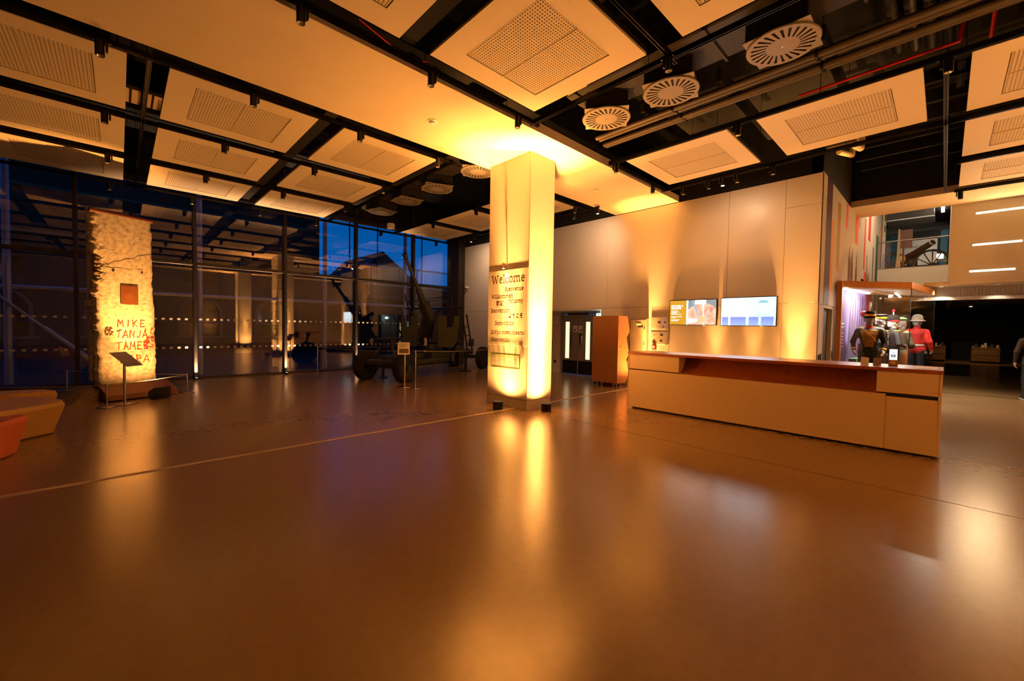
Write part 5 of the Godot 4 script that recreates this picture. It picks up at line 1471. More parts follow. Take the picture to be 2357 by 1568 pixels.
func build_wall_things() -> void:
	var x := WALL_X
	for k in 2:
		var z0: float = [-4.72, -3.52][k]
		var z1: float = [-3.60, -2.41][k]
		var y0: float = [1.63, 1.62][k]
		var y1: float = [2.24, 2.255][k]
		var c := Vector3(x - 0.06, (y0 + y1) * 0.5, (z0 + z1) * 0.5)
		var t := thing("wall_screen", ["lit wall screen with mustard text and a red tunic", "lit wall screen with a pale blue photograph and blue boxes"][k], "screen", c, 0, "screens on the white wall")
		part(t, "housing", G.new().cbox(Vector3(0.015, 0, 0), Vector3(0.05, y1 - y0, z1 - z0), 0.004), M.black)
		part(t, "mount", G.new().box(Vector3(0.05, 0, 0), Vector3(0.022, 0.3, 0.4)), M.black)
		var im := screen_image(k)
		var m := mat("screen_%d" % k, Color(0.05, 0.05, 0.05), 0.25)
		m.emission_enabled = true
		m.emission = Color.WHITE
		m.emission_operator = BaseMaterial3D.EMISSION_OP_MULTIPLY
		m.emission_texture = im
		m.emission_energy_multiplier = [1.25, 1.1][k]
		var q := QuadMesh.new()
		q.size = Vector2(z1 - z0 - 0.03, y1 - y0 - 0.03)
		var o := part(t, "screen_picture", q, m)
		o.transform = Transform3D(Basis(Vector3.UP, -PI / 2), Vector3(-0.0115, 0, 0))
		part(t, "logo_strip", G.new().box(Vector3(-0.011, -(y1 - y0) * 0.5 - 0.004, 0.28), Vector3(0.004, 0.012, 0.04)), M.led_dim)
		area(t, Vector3(-0.05, 0, 0), Vector3(-1, 0, 0), Vector2(z1 - z0, y1 - y0), 0.55, lin(0.9, 0.95, 1.0) if k == 1 else lin(1.0, 0.8, 0.65))
		if k == 0:
			text_plate(t, "screen_text", "BECOME A", "Droid Sans", Vector3(-0.0125, 0.125, -0.51), 0.29, M.screen_white, true, 0.001)
			text_plate(t, "screen_text", "MEMBER", "Droid Sans", Vector3(-0.0125, 0.068, -0.51), 0.25, M.screen_white, true, 0.001)
			for i in 8:
				part(t, "screen_text", G.new().box(Vector3(-0.0125, [0.045, 0.015, -0.012, -0.04, -0.10, -0.125, -0.175, -0.20][i], -0.51 + [0.16, 0.19, 0.14, 0.25, 0.27, 0.12, 0.21, 0.17][i] * 0.5), Vector3(0.001, 0.011, [0.16, 0.19, 0.14, 0.25, 0.27, 0.12, 0.21, 0.17][i])), M.screen_white)
	var p := thing("control_cabinet", "grey control cabinet with a small yellow display", "cabinet", Vector3(x - 0.002, 0, -5.55))
	part(p, "casing", G.new().cbox(Vector3(-0.05, 1.18, 0), Vector3(0.10, 1.22, 0.50), 0.006), M.cabinet_grey)
	part(p, "door", G.new().cbox(Vector3(-0.104, 1.18, 0), Vector3(0.012, 1.16, 0.44), 0.003), M.cabinet_grey)
	part(p, "display_light", G.new().box(Vector3(-0.112, 1.64, 0.03), Vector3(0.006, 0.045, 0.13)), M.display_yellow)
	part(p, "key_row", G.new().box(Vector3(-0.112, 1.575, 0.08), Vector3(0.006, 0.03, 0.14)), M.dark)
	for y in [1.52, 1.12]:
		part(p, "lock", G.new().cyl(Vector3(-0.118, y, 0.19), Vector3(-0.108, y, 0.19), 0.012), M.steel)
	for k in 2:
		var y0: float = [1.50, 1.13][k]
		var t := thing("notice_frame", ["upper clear notice frame between cabinet and screen", "lower clear notice frame between cabinet and screen"][k], "notice frame", Vector3(x, y0, -5.0), 0, "notice frames")
		part(t, "back", G.new().cbox(Vector3(-0.012, 0.17, 0), Vector3(0.02, 0.34, 0.46), 0.003), M.white)
		part(t, "sheet", G.new().box(Vector3(-0.024, 0.17, 0), Vector3(0.003, 0.30, 0.42)), M.paper)
		part(t, "cover", G.new().box(Vector3(-0.03, 0.17, 0), Vector3(0.004, 0.33, 0.45)), M.clear)
		for q in ([[0.05, 0.20, 0.07, 0.05], [0.2, 0.2, 0.04, 0.04], [0.16, 0.08, 0.04, 0.03]] if k == 0 else [[0.12, 0.25, 0.07, 0.05], [-0.08, 0.10, 0.06, 0.05], [0.11, 0.10, 0.06, 0.05], [-0.08, 0.25, 0.03, 0.02]]):
			part(t, "picture", G.new().box(Vector3(-0.0265, q[1], q[0] - 0.05), Vector3(0.002, q[3], q[2])), M.print_blue if q[0] > 0 else M.paint_red)
		part(t, "tab", G.new().box(Vector3(-0.034, 0.01, 0.19), Vector3(0.003, 0.012, 0.05)), M.dark)
	var cp := thing("fire_call_point", "small red fire call point just above the desk", "call point", Vector3(x, 1.02, -5.13))
	part(cp, "box", G.new().cbox(Vector3(-0.025, 0.05, 0), Vector3(0.05, 0.10, 0.10), 0.005), M.red)
	part(cp, "window", G.new().box(Vector3(-0.052, 0.05, 0), Vector3(0.004, 0.05, 0.055)), M.white)
	part(cp, "back_plate", G.new().box(Vector3(-0.003, 0.05, 0), Vector3(0.006, 0.17, 0.12)), M.dull_steel)
	var cam := thing("security_camera", "white dome security camera high on the wall near the glass", "security camera", Vector3(x, 3.03, -13.0))
	part(cam, "mount", G.new().cyl(Vector3(0, 0, 0), Vector3(-0.07, 0, 0), 0.05, 0.05), M.white)
	part(cam, "housing", G.new().ball(Vector3(-0.10, 0.0, 0), Vector3(0.055, 0.055, 0.055)), M.white)
	part(cam, "lens", G.new().cyl(Vector3(-0.135, -0.02, 0.02), Vector3(-0.155, -0.03, 0.03), 0.028), M.black)
	var e := thing("fire_extinguisher", "red fire extinguisher in the recess behind the pillar", "fire extinguisher", Vector3(10.62, 0.83, -9.27))
	part(e, "cylinder", G.new().lathe([[0.0, 0.0], [0.07, 0.0], [0.075, 0.02], [0.075, 0.33], [0.05, 0.39], [0.025, 0.41], [0.0, 0.41]], 20), M.red)
	part(e, "valve", G.new().cyl(Vector3(0, 0.40, 0), Vector3(0, 0.46, 0), 0.02).box(Vector3(-0.03, 0.47, 0), Vector3(0.12, 0.015, 0.02)), M.black)
	part(e, "hose", G.new().tube([Vector3(0, 0.44, 0.02), Vector3(0, 0.42, 0.09), Vector3(0, 0.25, 0.10), Vector3(0, 0.1, 0.085)], 0.01, 6), M.black)
	part(e, "bracket", G.new().box(Vector3(0.085, 0.2, 0), Vector3(0.03, 0.25, 0.1)), M.dull_steel)
	var so := thing("wall_socket", "small dark socket low in the door recess", "socket", Vector3(10.72, 0.38, -9.1))
	part(so, "plate", G.new().cbox(Vector3(-0.006, 0, 0), Vector3(0.012, 0.11, 0.08), 0.003), M.dark_steel)
	single("wall_box", G.new().cbox(Vector3(10.66, 1.78, -9.2), Vector3(0.12, 0.3, 0.5), 0.006), M.wall_matt, "grey box above the extinguisher in the recess", "box")
	var ex := thing("exit_sign", "glowing white and green exit sign in the door recess", "exit sign", Vector3(10.35, 1.90, -7.05))
	part(ex, "sign_light", G.new().cbox(Vector3(0, 0, 0), Vector3(0.03, 0.13, 0.30), 0.004), M.exit_light)
	part(ex, "figure", G.new().box(Vector3(-0.017, 0, -0.06), Vector3(0.002, 0.09, 0.03)).box(Vector3(-0.017, 0.0, 0.05), Vector3(0.002, 0.08, 0.06)), M.sign_green)
	part(ex, "hanger", G.new().cyl(Vector3(0, 0.06, 0), Vector3(0, 0.16, 0), 0.008), M.white)
	omni(ex, Vector3(-0.06, 0, 0), 0.05, 0.05, lin(0.6, 0.95, 0.9))

# ---------------------------------------------------------------- trolley cabinet
func build_trolley() -> void:
	var t := thing("trolley_cabinet", "tall orange-brown cabinet with zigzag edge on castors", "cabinet")
	var prof := [Vector2(9.19, 0.115), Vector2(9.19, 1.85), Vector2(9.62, 1.85), Vector2(9.75, 1.46), Vector2(9.60, 1.29), Vector2(9.74, 0.87), Vector2(9.60, 0.71), Vector2(9.74, 0.32), Vector2(9.59, 0.115)]
	part(t, "carcass", G.new().prism(prof, 0.78, Vector3(0, 0, -6.50)), M.trolley)
	part(t, "handle", G.new().box(Vector3(9.33, 1.06, -5.715), Vector3(0.04, 0.03, 0.012)), M.dull_steel)
	for p in [[9.25, -6.42], [9.25, -5.79], [9.43, -6.42], [9.43, -5.79]]:
		var c := part(t, "castor", G.new().cyl(Vector3(p[0], 0.045, p[1] - 0.015), Vector3(p[0], 0.045, p[1] + 0.015), 0.045, 0.045, 16), M.rubber)
		part(c, "fork", G.new().box(Vector3(p[0], 0.075, p[1]), Vector3(0.03, 0.08, 0.045)).box(Vector3(p[0], 0.11, p[1]), Vector3(0.07, 0.01, 0.07)), M.steel)
		part(c, "rim", G.new().lathe([[0.040, -0.018], [0.03, -0.02], [0.03, 0.02], [0.040, 0.018]], 16, Vector3(p[0], 0.045, p[1]), Basis(Vector3.RIGHT, PI / 2)), M.white)
	single("floor_item", G.new().cbox(Vector3(9.52, 0.05, -6.2), Vector3(0.12, 0.10, 0.25), 0.01, Basis(Vector3.UP, 0.5)), M.red, "small red object on the floor under the trolley cabinet", "object")

# ---------------------------------------------------------------- moulded seats
func seat_block(label: String, m: Material, top: Array, h: float, inset: float) -> Node3D:
	var t := thing("moulded_seat", label, "seat", Vector3.ZERO, 0, "faceted moulded seats")
	var c := Vector2.ZERO
	for p in top:
		c += p
	c /= top.size()
	var a := []
	var b := []
	var e := []
	for p in top:
		a.append(Vector3(c.x + (p.x - c.x) * inset, 0.015, c.y + (p.y - c.y) * inset))
		b.append(Vector3(p.x, h - 0.05, p.y))
		e.append(Vector3(c.x + (p.x - c.x) * 0.965, h, c.y + (p.y - c.y) * 0.965))
	part(t, "base", G.new().loft(a, b), m)
	part(t, "seat_top", G.new().loft(b, e), m)
	part(t, "glide", G.new().span(Vector3(c.x - 0.2, 0, c.y - 0.2), Vector3(c.x + 0.2, 0.02, c.y + 0.2)), M.black)
	return t

func build_seats() -> void:
	var big := seat_block("large cream faceted seat at the left edge of the hall", M.seat_cream, [Vector2(-0.54, -8.13), Vector2(-0.56, -8.35), Vector2(-0.85, -8.95), Vector2(-1.5, -9.3), Vector2(-2.2, -9.0), Vector2(-2.3, -8.0), Vector2(-1.7, -7.35), Vector2(-1.1, -7.55)], 0.42, 0.86)
	seat_block("cream faceted seat behind the large one, near the slab", M.seat_cream, [Vector2(-0.70, -9.45), Vector2(-0.85, -9.75), Vector2(-1.4, -9.95), Vector2(-2.1, -9.8), Vector2(-2.0, -9.35), Vector2(-1.2, -9.34)], 0.42, 0.88)
	part(big, "backrest", G.new().loft([Vector3(-1.10, 0.40, -8.65), Vector3(-1.25, 0.40, -9.1), Vector3(-1.9, 0.40, -9.05), Vector3(-1.85, 0.40, -8.6)], [Vector3(-1.28, 0.70, -8.75), Vector3(-1.36, 0.70, -9.0), Vector3(-1.8, 0.70, -8.98), Vector3(-1.75, 0.70, -8.75)]), M.seat_cream)
	seat_block("orange faceted seat in front of the cream seat", M.seat_orange, [Vector2(-0.77, -7.24), Vector2(-0.82, -7.32), Vector2(-1.5, -7.28), Vector2(-2.0, -6.8), Vector2(-1.8, -6.2), Vector2(-1.05, -6.45)], 0.42, 0.84)
	seat_block("orange-red faceted seat only just inside the left edge", M.seat_orange, [Vector2(-0.93, -6.05), Vector2(-0.98, -6.2), Vector2(-1.6, -6.15), Vector2(-1.9, -5.6), Vector2(-1.2, -5.4)], 0.40, 0.86)

# ---------------------------------------------------------------- figures: tapered capsules joined by a smooth minimum, meshed as surface nets
func skin(g: G, bones: Array, cell: float, blend: float) -> void:
	var lo := Vector3(1e9, 1e9, 1e9)
	var hi := -lo
	for b in bones:
		var r := Vector3.ONE * (maxf(b[2], b[3]) + cell * 2.0)
		lo = lo.min(b[0] - r).min(b[1] - r)
		hi = hi.max(b[0] + r).max(b[1] + r)
	var n := Vector3i(((hi - lo) / cell).ceil()) + Vector3i.ONE
	var sy := n.x
	var sz := n.x * n.y
	var field := PackedFloat32Array()
	field.resize(n.x * n.y * n.z)
	field.fill(1.0)
	var near := PackedFloat32Array()
	near.resize(field.size())
	near.fill(1.0)
	var who := PackedInt32Array()
	who.resize(field.size())
	for bi in bones.size():
		var a: Vector3 = bones[bi][0]
		var b: Vector3 = bones[bi][1]
		var ra: float = bones[bi][2]
		var rb: float = bones[bi][3]
		var m := Vector3.ONE * (maxf(ra, rb) + blend + cell * 2.0)
		var p0 := Vector3i(((a.min(b) - m - lo) / cell).floor()).clamp(Vector3i.ZERO, n - Vector3i.ONE)
		var p1 := Vector3i(((a.max(b) + m - lo) / cell).ceil()).clamp(Vector3i.ZERO, n - Vector3i.ONE)
		var ab := b - a
		var inv := 1.0 / maxf(ab.length_squared(), 1e-9)
		for k in range(p0.z, p1.z + 1):
			for j in range(p0.y, p1.y + 1):
				for i in range(p0.x, p1.x + 1):
					var p := lo + Vector3(i, j, k) * cell
					var t := clampf((p - a).dot(ab) * inv, 0.0, 1.0)
					var d := p.distance_to(a + ab * t) - lerpf(ra, rb, t)
					var at := i + j * sy + k * sz
					var f := field[at]
					var h := maxf(blend - absf(f - d), 0.0) / blend
					field[at] = minf(f, d) - h * h * blend * 0.25
					if d < near[at]:
						near[at] = d
						who[at] = bi
	var vert := {}
	var pos := PackedVector3Array()
	var nor := PackedVector3Array()
	var col := PackedColorArray()
	var corners := [0, 1, sy, sy + 1, sz, sz + 1, sz + sy, sz + sy + 1]
	var off := [Vector3(0, 0, 0), Vector3(1, 0, 0), Vector3(0, 1, 0), Vector3(1, 1, 0), Vector3(0, 0, 1), Vector3(1, 0, 1), Vector3(0, 1, 1), Vector3(1, 1, 1)]
	var edges := [[0, 1], [2, 3], [4, 5], [6, 7], [0, 2], [1, 3], [4, 6], [5, 7], [0, 4], [1, 5], [2, 6], [3, 7]]
	for k in n.z - 1:
		for j in n.y - 1:
			var base := j * sy + k * sz
			for i in n.x - 1:
				var at := base + i
				var inside := 0
				for c in corners:
					if field[at + c] < 0.0:
						inside += 1
				if inside == 0 or inside == 8:
					continue
				var sum := Vector3.ZERO
				var cnt := 0
				for e in edges:
					var fa := field[at + corners[e[0]]]
					var fb := field[at + corners[e[1]]]
					if (fa < 0.0) != (fb < 0.0):
						sum += off[e[0]].lerp(off[e[1]], fa / (fa - fb))
						cnt += 1
				vert[at] = pos.size()
				pos.append(lo + (Vector3(i, j, k) + sum / cnt) * cell)
				var gr := Vector3.ZERO
				for c in 8:
					gr += (off[c] * 2.0 - Vector3.ONE) * field[at + corners[c]]
				nor.append(gr.normalized())
				var best := 0
				var bd := 9.0
				for c in corners:
					if near[at + c] < bd:
						bd = near[at + c]
						best = who[at + c]
				col.append(bones[best][4])
	for at in vert:
		var i: int = at % sy
		var j: int = (at / sy) % n.y
		var k: int = at / sz
		for e in [[1, sy, sz, j, k], [sy, sz, 1, k, i], [sz, 1, sy, i, j]]:
			if e[3] == 0 or e[4] == 0:
				continue
			var f0 := field[at]
			var f1 := field[at + e[0]]
			if (f0 < 0.0) == (f1 < 0.0):
				continue
			var q := [vert.get(at, -1), vert.get(at - e[1], -1), vert.get(at - e[1] - e[2], -1), vert.get(at - e[2], -1)]
			if q.has(-1):
				continue
			for tr in [[0, 1, 2], [0, 2, 3]]:
				var a: int = q[tr[0]]
				var b: int = q[tr[1]]
				var c: int = q[tr[2]]
				var flip := (pos[b] - pos[a]).cross(pos[c] - pos[a]).dot(nor[a] + nor[b] + nor[c]) > 0.0
				for v in ([a, c, b] if flip else [a, b, c]):
					g.v.append(pos[v])
					g.n.append(nor[v])
					g.t.append(Vector2.ZERO)
					g.c.append(col[v])

func figure_mesh(pal: Dictionary, arms: Array, cell := 0.017) -> ArrayMesh:
	# arms: for each side [elbow, wrist, finger direction]; the figure faces +z and stands on y = 0
	var g := G.new()
	g.use_color = true
	var J: Color = pal.jacket
	var T: Color = pal.trousers
	var S: Color = pal.shoes
	var K: Color = pal.skin
	var body := [
		[Vector3(0, 0.97, 0), Vector3(0, 1.10, 0.0), 0.135, 0.125, J], [Vector3(-0.03, 1.12, 0), Vector3(-0.05, 1.32, 0.0), 0.115, 0.125, J], [Vector3(0.03, 1.12, 0), Vector3(0.05, 1.32, 0.0), 0.115, 0.125, J], [Vector3(-0.14, 1.385, -0.005), Vector3(0.14, 1.385, -0.005), 0.075, 0.075, J],
		[Vector3(0, 1.40, 0), Vector3(0, 1.485, 0.0), 0.075, 0.060, pal.get("collar", J)], [Vector3(0, 1.47, 0.0), Vector3(0, 1.56, 0.012), 0.054, 0.052, K],
		[Vector3(-0.06, 0.93, 0), Vector3(0.06, 0.93, 0), 0.115, 0.115, pal.get("skirt", J)]]
	for s in [-1, 1]:
		body.append([Vector3(s * 0.088, 0.90, 0), Vector3(s * 0.10, 0.50, 0.012), 0.092, 0.065, T])
		body.append([Vector3(s * 0.10, 0.50, 0.012), Vector3(s * 0.105, 0.11, -0.015), 0.066, 0.050, T])
		body.append([Vector3(s * 0.105, 0.05, -0.04), Vector3(s * 0.12, 0.04, 0.13), 0.045, 0.036, S])
		var arm: Array = arms[0 if s < 0 else 1]
		var sh := Vector3(s * 0.185, 1.385, -0.005)
		body.append([sh, arm[0], 0.062, 0.050, J])
		body.append([arm[0], arm[1], 0.049, 0.036, J])
	skin(g, body, cell, 0.035)
	var H: Color = pal.get("hair", K)
	var head := [[Vector3(0, 1.545, 0.03), Vector3(0, 1.575, 0.035), 0.050, 0.055, K], [Vector3(0, 1.60, 0.02), Vector3(0, 1.655, 0.0), 0.070, 0.085, K], [Vector3(0, 1.66, -0.02), Vector3(0, 1.68, -0.01), 0.088, 0.086, H], [Vector3(0, 1.58, -0.05), Vector3(0, 1.64, -0.04), 0.055, 0.07, H],
		[Vector3(0, 1.635, 0.095), Vector3(0, 1.60, 0.112), 0.009, 0.014, K], [Vector3(-0.02, 1.568, 0.088), Vector3(0.02, 1.568, 0.088), 0.008, 0.008, pal.get("lip", K)], [Vector3(-0.034, 1.652, 0.078), Vector3(-0.03, 1.652, 0.078), 0.013, 0.013, pal.get("eye", K)], [Vector3(0.03, 1.652, 0.078), Vector3(0.034, 1.652, 0.078), 0.013, 0.013, pal.get("eye", K)],
		[Vector3(-0.082, 1.60, 0.0), Vector3(-0.086, 1.635, -0.005), 0.012, 0.018, K], [Vector3(0.082, 1.60, 0.0), Vector3(0.086, 1.635, -0.005), 0.012, 0.018, K]]
	skin(g, head, 0.0085, 0.014)
	for i in 2:
		var w: Vector3 = arms[i][1]
		var d: Vector3 = arms[i][2].normalized()
		var side := Vector3(-1 if i == 0 else 1, 0, 0)
		var across := d.cross(side).normalized()          # from little finger to index
		var hc: Color = pal.get("hand", K)
		var hand := [[w - d * 0.02, w + d * 0.03, 0.030, 0.030, hc], [w + d * 0.03 + across * 0.018, w + d * 0.085 + across * 0.022, 0.020, 0.017, hc], [w + d * 0.03 - across * 0.018, w + d * 0.085 - across * 0.022, 0.020, 0.016, hc], [w + d * 0.03, w + d * 0.088, 0.020, 0.017, hc]]
		for fi in 4:
			var o := across * (0.030 - 0.020 * fi)
			var ln: float = [0.040, 0.045, 0.042, 0.033][fi]
			var k0 := w + d * 0.088 + o
			var curl := (d - side * 0.35).normalized()
			var k1 := k0 + curl * ln
			var k2 := k1 + (d - side * 1.1).normalized() * ln * 0.7
			hand.append([k0, k1, 0.0095, 0.009, hc])
			hand.append([k1, k2, 0.009, 0.008, hc])
		var th := w + d * 0.03 + across * 0.032
		hand.append([th, th + (d * 0.7 + across - side * 0.3).normalized() * 0.04, 0.012, 0.011, hc])
		hand.append([th + (d * 0.7 + across - side * 0.3).normalized() * 0.04, th + (d * 0.7 + across - side * 0.3).normalized() * 0.04 + (d - side * 0.5).normalized() * 0.03, 0.011, 0.009, hc])
		skin(g, hand, 0.0062, 0.008)
	return g.done()

func vertex_mat(key: String, rough: float) -> StandardMaterial3D:
	var m := mat(key, Color.WHITE, rough)
	m.vertex_color_use_as_albedo = true
	return m

func figure(called: String, label: String, category: String, at: Vector3, turn: float, pal: Dictionary, arms: Array, group := "") -> Node3D:
	var t := thing(called, label, category, at, turn, group)
	part(t, "body", figure_mesh(pal, arms), M.figure)
	return t

# ---------------------------------------------------------------- uniform display case
func build_case() -> void:
	vertex_mat("figure", 0.75)
	var A := Vector2(11.65, -1.66)
	var B := Vector2(12.93, -0.54)
	var C := Vector2(15.45, -0.19)
	var D := Vector2(14.17, -1.31)
	var c := thing("display_case", "tall wood-framed glass case of uniforms behind the desk", "display case")
	var ring := [A, B, C, D]
	var slab := func(y0: float, y1: float, grow: float) -> G:
		var a := []
		var b := []
		var m := (A + B + C + D) / 4.0
		for p in ring:
			var q: Vector2 = p + (p - m).normalized() * grow
			a.append(Vector3(q.x, y0, maxf(q.y, -1.70)))
			b.append(Vector3(q.x, y1, maxf(q.y, -1.70)))
		return G.new().loft(a, b)
	part(c, "plinth", slab.call(0.0, 0.16, 0.0), M.oak)
	part(c, "deck", slab.call(0.16, 0.18, -0.06), M.case_green)
	part(c, "canopy", slab.call(2.53, 2.67, 0.02), M.oak, "orange-brown wooden canopy")
	part(c, "ceiling_panel", slab.call(2.50, 2.53, -0.06), M.white)
	part(c, "corner_post", G.new().cbox(Vector3(A.x + 0.02, 1.33, A.y + 0.02), Vector3(0.13, 2.66, 0.10), 0.004), M.oak)
	var along := (D - A).normalized()
	var back := Basis(Vector3(along.x, 0, along.y), Vector3.UP, Vector3(-along.y, 0, along.x))
	var run := (D - A).length()
	var panel := func(a: float, b: float, y0: float, y1: float, off: float, th: float) -> G:
		return G.new().box(Vector3(A.x, (y0 + y1) * 0.5, A.y) + back * Vector3((a + b) * 0.5, 0, 0.02 + off), Vector3(b - a, y1 - y0, th), back)
	part(c, "back_panel", panel.call(0.06, run * 0.74, 0.16, 2.53, 0.0, 0.02), M.case_purple, "purple graphic back panel")
	part(c, "back_panel", panel.call(run * 0.74, run * 0.90, 0.16, 2.53, 0.0, 0.02), M.case_red, "red strip of the back panel")
	part(c, "back_glass", panel.call(run * 0.90, run - 0.01, 0.18, 2.53, 0.0, 0.008), M.clear)
	for i in 7:
		part(c, "graphic", G.new().prism([Vector2(0, 0), Vector2(0.12, 0), Vector2(0.22, 0.9), Vector2(0.16, 1.3 + 0.1 * (i % 3)), Vector2(0.08, 0.8)], 0.003, Vector3(A.x, 0.9, A.y) + back * Vector3(0.6 + i * 0.17, 0, 0.031), back), M.case_shadow, "darker figure silhouette on the purple panel")
	for i in 8:
		part(c, "caption_line", panel.call(0.14, 0.34 if i != 7 else 0.22, 1.70 - 0.075 * i - (0.06 if i > 1 else 0.0), (1.73 if i < 2 else 1.718) - 0.075 * i - (0.06 if i > 1 else 0.0), 0.012, 0.003), M.white)
	var wall := func(p: Vector2, q: Vector2) -> G:
		var d := (q - p).normalized()
		var m := (p + q) * 0.5
		return G.new().box(Vector3(m.x, 1.34, m.y), Vector3((q - p).length(), 2.38, 0.010), Basis(Vector3(d.x, 0, d.y), Vector3.UP, Vector3(-d.y, 0, d.x)))
	part(c, "glass", wall.call(A + Vector2(0.06, 0.06), B), M.clear)
	part(c, "glass", wall.call(B, C), M.clear)
	part(c, "glass", wall.call(C, D), M.clear)
	part(c, "joint_bead", G.new().box(Vector3(B.x, 1.34, B.y), Vector3(0.014, 2.38, 0.014)), M.dark_steel)
	part(c, "light_strip", G.new().box(Vector3(A.x, 2.485, A.y) + back * Vector3(0.95, 0, 0.10), Vector3(1.7, 0.03, 0.05), back), M.case_light)
	area(c, Vector3(A.x, 2.465, A.y) + back * Vector3(0.95, 0, 0.12), Vector3(0, -1, -0.15), Vector2(1.7, 0.05), 11.0, lin(1.0, 0.88, 0.74))
	part(c, "light_bar", G.new().cbox(Vector3(13.2, 2.45, -1.02), Vector3(1.6, 0.05, 0.06), 0.004, back), M.brass)
	for i in 4:
		part(c, "spot_bulb", G.new().ball(Vector3(13.0 + i * 0.45, 2.44, -0.80), Vector3(0.025, 0.02, 0.025), 10, 6), M.case_light)
	for i in 2:
		var l := spot(c, Vector3(12.55 + i * 1.4, 2.42, -0.95 + 0.25 * i), Vector3(0.1, -1, -0.05), 4.2, 62, 0.04, lin(1.0, 0.86, 0.7))
		l.name = "lamp"
	single("display_plinth", G.new().cbox(Vector3(12.95, 0.55, -1.36), Vector3(1.3, 0.74, 0.14), 0.01, Basis(Vector3.UP, -0.138)), M.case_green, "green plinth inside the uniform case", "plinth")

	var dark := Color(0.006, 0.006, 0.008)
	var face := Color(0.20, 0.18, 0.16)
	var pale := Color(0.30, 0.27, 0.24)
	var down := [[Vector3(-0.27, 1.13, -0.03), Vector3(-0.25, 0.93, 0.10), Vector3(0.1, -0.6, 0.8)], [Vector3(0.27, 1.13, -0.03), Vector3(0.25, 0.93, 0.10), Vector3(-0.1, -0.6, 0.8)]]
	var fold := [[Vector3(-0.27, 1.14, 0.0), Vector3(-0.12, 1.08, 0.20), Vector3(0.8, 0.1, 0.4)], [Vector3(0.27, 1.14, 0.0), Vector3(0.12, 1.04, 0.22), Vector3(-0.8, 0.1, 0.4)]]
	var base := 0.18
	# 1: black jacket with gold frogging, busby with red bag
	var m1 := figure("uniform_mannequin", "mannequin in black jacket with gold frogging and red-bagged busby", "mannequin", Vector3(12.25, base, -1.17), -PI / 2 + 0.15, {"jacket": dark, "trousers": dark, "shoes": dark, "skin": face, "collar": Color(0.35, 0.01, 0.02), "hand": Color(0.7, 0.68, 0.62)}, down, "mannequins in the uniform case")
	for i in 15:
		var y := 1.40 - 0.026 * i
		var half: float = 0.155 - 0.006 * i
		var pts := []
		for k in 7:
			var a := -1.0 + k / 3.0
			pts.append(Vector3(a * half, y - 0.012 * absf(a) + 0.006 * (1.0 - absf(a)), sqrt(maxf(0.0, 1.0 - pow(a * half / 0.20, 2))) * 0.147))
		part(m1, "gold_braid", G.new().tube(pts, 0.0058, 5), M.gold)
	part(m1, "gold_cord", G.new().tube([Vector3(-0.14, 1.45, 0.06), Vector3(-0.05, 1.36, 0.15), Vector3(0.08, 1.22, 0.165), Vector3(0.12, 1.15, 0.15)], 0.008, 6), M.gold)
	for s in [-1, 1]:
		part(m1, "cuff_braid", G.new().cyl(Vector3(s * 0.256, 0.985, 0.06), Vector3(s * 0.252, 0.955, 0.08), 0.052, 0.050, 12), M.gold)
		part(m1, "shoulder_braid", G.new().tube([Vector3(s * 0.05, 1.475, 0.0), Vector3(s * 0.13, 1.462, 0.0), Vector3(s * 0.21, 1.435, 0.0)], 0.010, 6), M.gold)
	part(m1, "busby", G.new().lathe([[0.098, 1.665], [0.104, 1.69], [0.108, 1.80], [0.10, 1.82], [0.0, 1.82]], 20), M.fur)
	part(m1, "busby_bag", G.new().ball(Vector3(-0.10, 1.76, 0.0), Vector3(0.06, 0.075, 0.08)), M.scarlet, "red cloth bag on the hat")
	part(m1, "gold_band", G.new().lathe([[0.1065, 1.715], [0.1085, 1.735], [0.1065, 1.755]], 20), M.gold)
	part(m1, "plume", G.new().ball(Vector3(0.0, 1.92, 0.05), Vector3(0.018, 0.11, 0.018), 8, 8), M.white)
	part(m1, "red_piping", G.new().cbox(Vector3(-0.16, 0.99, 0.06), Vector3(0.03, 0.2, 0.02), 0.004), M.scarlet)
	# 2: dark tunic in profile with yellow-banded cap
	var m2 := figure("uniform_mannequin", "mannequin in dark tunic with yellow-banded peaked cap", "mannequin", Vector3(12.80, base - 0.02, -1.02), 0.25, {"jacket": Color(0.009, 0.009, 0.011), "trousers": dark, "shoes": dark, "skin": pale}, down, "mannequins in the uniform case")
	part(m2, "cap", G.new().lathe([[0.10, 1.68], [0.102, 1.73], [0.125, 1.775], [0.12, 1.79], [0.0, 1.795]], 20), M.cap_black)
	part(m2, "cap_band", G.new().lathe([[0.1005, 1.685], [0.104, 1.70], [0.1045, 1.722], [0.102, 1.73]], 20), M.gold)
	part(m2, "cap_peak", G.new().cbox(Vector3(0, 1.675, 0.12), Vector3(0.14, 0.01, 0.07), 0.004, Basis(Vector3.RIGHT, 0.3)), M.cap_black)
	part(m2, "cross_strap", G.new().tube([Vector3(0.1, 1.45, 0.08), Vector3(0.02, 1.3, 0.14), Vector3(-0.12, 1.08, 0.12)], 0.013, 6), M.cap_black)
	for i in 5:
		part(m2, "button", G.new().ball(Vector3(0.0, 1.36 - 0.07 * i, 0.142), Vector3(0.011, 0.011, 0.006), 8, 6), M.gold)
	part(m2, "belt", G.new().lathe([[0.150, 1.02], [0.156, 1.04], [0.150, 1.065]], 20), M.cap_black)
	# 3: black tunic, red and black headdress
	var m3 := figure("uniform_mannequin", "mannequin in black tunic with braided shoulder and dark plumed bonnet", "mannequin", Vector3(13.28, base - 0.06, -0.84), 0.5, {"jacket": Color(0.010, 0.010, 0.013), "trousers": dark, "shoes": dark, "skin": pale}, fold, "mannequins in the uniform case")
